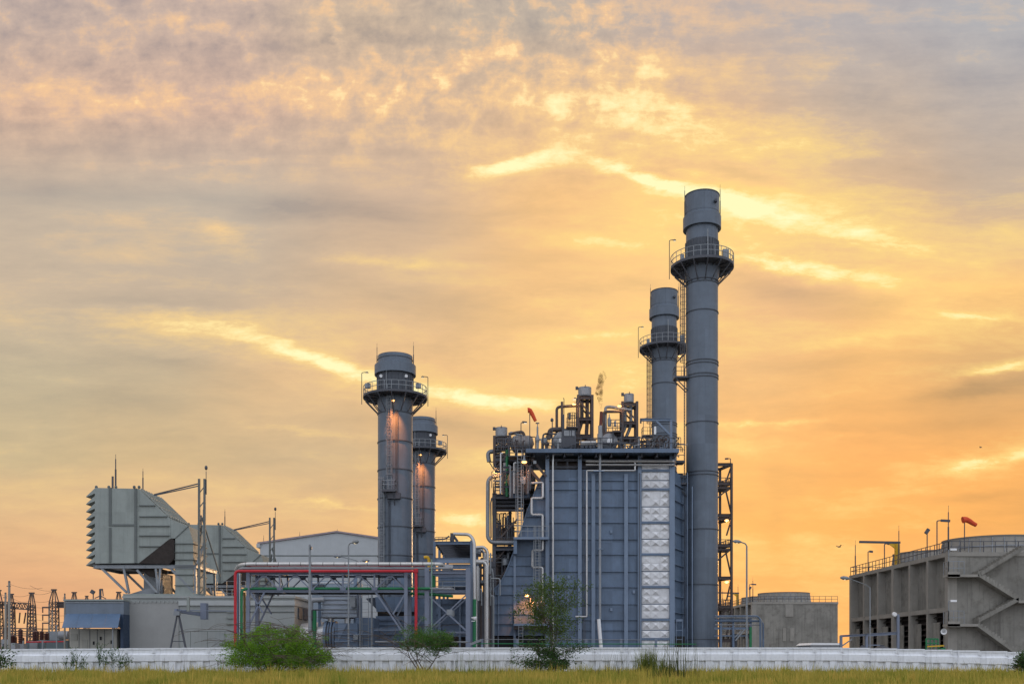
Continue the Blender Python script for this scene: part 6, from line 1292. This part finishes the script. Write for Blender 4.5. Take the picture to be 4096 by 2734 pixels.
plant('edge_shrub', 'dark leafy shrub cut by the left edge of the view', 'shrub', bx(-8,80), 13, LEAFD, BARK, 4, 1, .8, 2.6, .15, .1, 420, .26, .1, (1.9,3.0,.3), .22, .5)
wr = random.Random(6)
for i, (u, h) in enumerate(((275,2.1),(300,2.7),(330,2.2),(395,3.1),(420,2.4),(450,2.9),(478,2.6),(505,1.9))):
    plant('wall_weed', 'thin straggling weed growing against the left stretch of wall', 'weed', bx(u,98), 30+i, LEAFD, LEAFD, 3, 1, .4, h, .1, .2, 60, .26, .09, (.9,h*1.05,.4), .1, .16)['group'] = 'weeds against the wall'
def blades(n, x, y, h, w_, lean, rng, seg=3):
    a = rng.uniform(0, 2*math.pi, n); b = rng.uniform(0, math.pi, n); V = []
    dx, dy = np.cos(b)*w_, np.sin(b)*w_; lx, ly = np.cos(a)*lean, np.sin(a)*lean
    for k in range(seg+1):
        q = k/seg; wk = (1-q)**.8*.5 if k < seg else .02; z = h*q*(1-.12*q*np.minimum(1, lean/np.maximum(h,.01)))
        cx, cy = x+lx*q*q, y+ly*q*q; V += [np.stack([cx-dx*wk, cy-dy*wk, z], 1), np.stack([cx+dx*wk, cy+dy*wk, z], 1)]
    V = np.stack(V, 1); m = 2*(seg+1); Q = np.concatenate([np.array([[2*k,2*k+1,2*k+3,2*k+2]]) for k in range(seg)])
    return V.reshape(-1,3), (np.arange(n)[:,None,None]*m + Q[None]).reshape(-1,4)
def grassmat():
    m = bpy.data.materials.new('dry_grass'); m.use_nodes = True; t = NT(m.node_tree); bs = m.node_tree.nodes['Principled BSDF']
    tc = t.node('ShaderNodeTexCoord').outputs['Object']; sp = t.node('ShaderNodeSeparateXYZ'); t.put(sp.inputs[0], tc)
    fl = t.mapping(tc, (1,1,0)); n = t.noise(fl, .22, 5, .65); n2 = t.noise(fl, 5, 3, .7)
    green = t.mix(n2, (.12,.18,.02), (.32,.35,.05)); dry = t.mix(n2, (.40,.28,.05), (.72,.54,.13))
    c = t.mix(t.rng(t.m('ADD', t.m('MULTIPLY', n, .65), t.m('MULTIPLY', n2, .35)), .41, .58), green, dry)
    t.put(bs.inputs['Base Color'], c); bs.inputs['Roughness'].default_value = .7; bs.inputs['Specular IOR Level'].default_value = .15
    tl = t.node('ShaderNodeBsdfTranslucent'); t.put(tl.inputs[0], c); mx = t.node('ShaderNodeMixShader'); mx.inputs[0].default_value = .25
    t.put(mx.inputs[1], bs.outputs[0]); t.put(mx.inputs[2], tl.outputs[0]); t.put(m.node_tree.nodes['Material Output'].inputs[0], mx.outputs[0]); return m
rng = np.random.default_rng(2); n = 150000
y = 47+52.3*rng.uniform(0,1,n)**.8; x = rng.uniform(-1,1,n)*(y*.56+3); cl = np.sin(x*.7+np.sin(y*.9)*2)*.5+np.sin(x*2.3+y*1.7)*.3
cl2 = np.sin(x*.31+1.3)*np.sin(y*.37+x*.11)+.6*np.sin(x*1.13+y*.5); h = np.clip(.60+.16*cl+.22*cl2+rng.normal(0,.13,n), .12, 1.25)*np.where(rng.uniform(0,1,n) > .98, 1.6, 1); V, Q = blades(n, x, y, h, np.where(rng.uniform(0,1,n) > .6, .11, .06), np.abs(rng.normal(.12,.1,n)), rng)
NT_ = 900; tx = rng.uniform(-52,52,NT_); ty = rng.uniform(60,97.5,NT_); th = rng.uniform(.8,1.6,NT_); kk = np.repeat(np.arange(NT_), 26); m_ = len(kk)
V2, Q2 = blades(m_, tx[kk]+rng.normal(0,.22,m_), ty[kk]+rng.normal(0,.2,m_), th[kk]*rng.uniform(.5,1.05,m_), .06, np.abs(rng.normal(.3,.2,m_)), rng)
Q = np.concatenate([Q, Q2+len(V)]); V = np.concatenate([V, V2])
go = npmesh('grass', V, Q, grassmat()); tag(go, 'tall dry yellow-green meadow grass in front of the white wall', 'grass', None, 'stuff')
# seeding stalks standing above the meadow
REED = leafmat('reed_green', (.10,.14,.025), (.20,.22,.05), .3); STALK = mat('dry_stalk', (.10,.085,.04), .8, 0, .3, 0)
def clump(name, label, u, d, n, w_, h, seed, m, cat='grass clump', grp=None, bw=.05, lean=.5):
    r = np.random.default_rng(seed); V, Q = blades(n, X(u,d)+r.normal(0,w_,n), d+r.normal(0,w_*.6,n), h*r.uniform(.55,1.05,n), bw, lean*np.abs(r.normal(.5,.4,n)), r, 5)
    o = npmesh(name, V, Q, m, None, (X(u,d), d, 0)); return tag(o, label, cat, grp)
clump('reed_clump', 'bushy green reed clump before the left part of the silver strip foot', 2596, 84, 420, .55, 2.9, 1, REED, bw=.06, lean=.7)
clump('reed_clump', 'tall dark reeds with bent tips in front of the tallest stack foot', 2700, 70, 80, .8, 3.6, 2, leafmat('dark_reed', (.05,.065,.018), (.09,.10,.03), .2), bw=.05, lean=.9)
clump('reed_clump', 'dense green reed base among the tall dark reeds', 2662, 70, 260, .4, 1.9, 3, REED, bw=.05, lean=.5)
clump('reed_clump', 'thin dark reeds right of the slender young tree', 2465, 80, 40, .9, 3.1, 4, leafmat('dark_reed_b', (.05,.065,.018), (.09,.10,.03), .2), bw=.04, lean=.7)
clump('reed_clump', 'tall bent grass stems in front of the short rack bay right column', 1905, 84, 45, 1.0, 2.9, 5, REED, bw=.04, lean=.8)
clump('reed_clump', 'sparse thin stems along the wall left of the slender young tree', 2010, 90, 40, 1.6, 2.6, 6, REED, bw=.035, lean=.6)
sr = np.random.default_rng(12); N = 520; xs_ = sr.uniform(-50,50,N); ys_ = sr.uniform(88,98,N); V, Q = blades(N, xs_, ys_, sr.uniform(.9,2.1,N)*np.where(sr.uniform(0,1,N) > .85, 1.25, 1), .045, np.abs(sr.normal(.35,.25,N)), sr, 4)
tag(npmesh('grass_stalk', V, Q, STALK), 'scattered thin seed stalks rising above the meadow along the wall', 'grass stalks', None, 'stuff')
# birds
def bird(label, u, v, d, s, rz):
    c = W(u,v,d); t = thing('bird', label, 'bird', tuple(c), 'small birds over the plant'); m = MB(); q = Matrix.Rotation(rz, 4, 'Z')
    pr = [(.0,-.5),(.06,-.42),(.12,-.15),(.1,.12),(.05,.32),(.03,.5),(.0,.52)]; b = MB().lathe((0,0,0), pr, 10, (1,0,0)); b.sphere((-.5,0,.03), .09,.07,.07, 5).tube([(-.56,0,.03),(-.66,0,.01)], [.03,.004], 5)
    for p in b.v: p.x, p.y, p.z = (q @ (p*s)) + c
    build(b, 'body', STEEL, t)
    for sd in (-1,1):
        w2 = MB(); P = [(-.15,.08*sd,.05),(.18,.08*sd,.05),(.12,.6*sd,.32),(-.22,.55*sd,.36),(.25,1.15*sd,.18),(.05,.95*sd,.24)]
        w2.add(P+[(x_,y_,z_+.02) for x_,y_,z_ in P], [(0,1,2,3),(3,2,4,5),(9,8,7,6),(11,10,8,9),(0,3,9,6),(1,7,8,2),(2,8,10,4),(4,10,11,5),(5,11,9,3)])
        for p in w2.v: p.x, p.y, p.z = (q @ (p*s)) + c
        build(w2, 'wing', STEEL, t)
bird('small dark bird flying low left of the nearer cooling tower', 3357, 2186, 160, .75, .5); bird('tiny dark bird flying higher above the nearer cooling tower', 3922, 1789, 200, .55, 2.2)
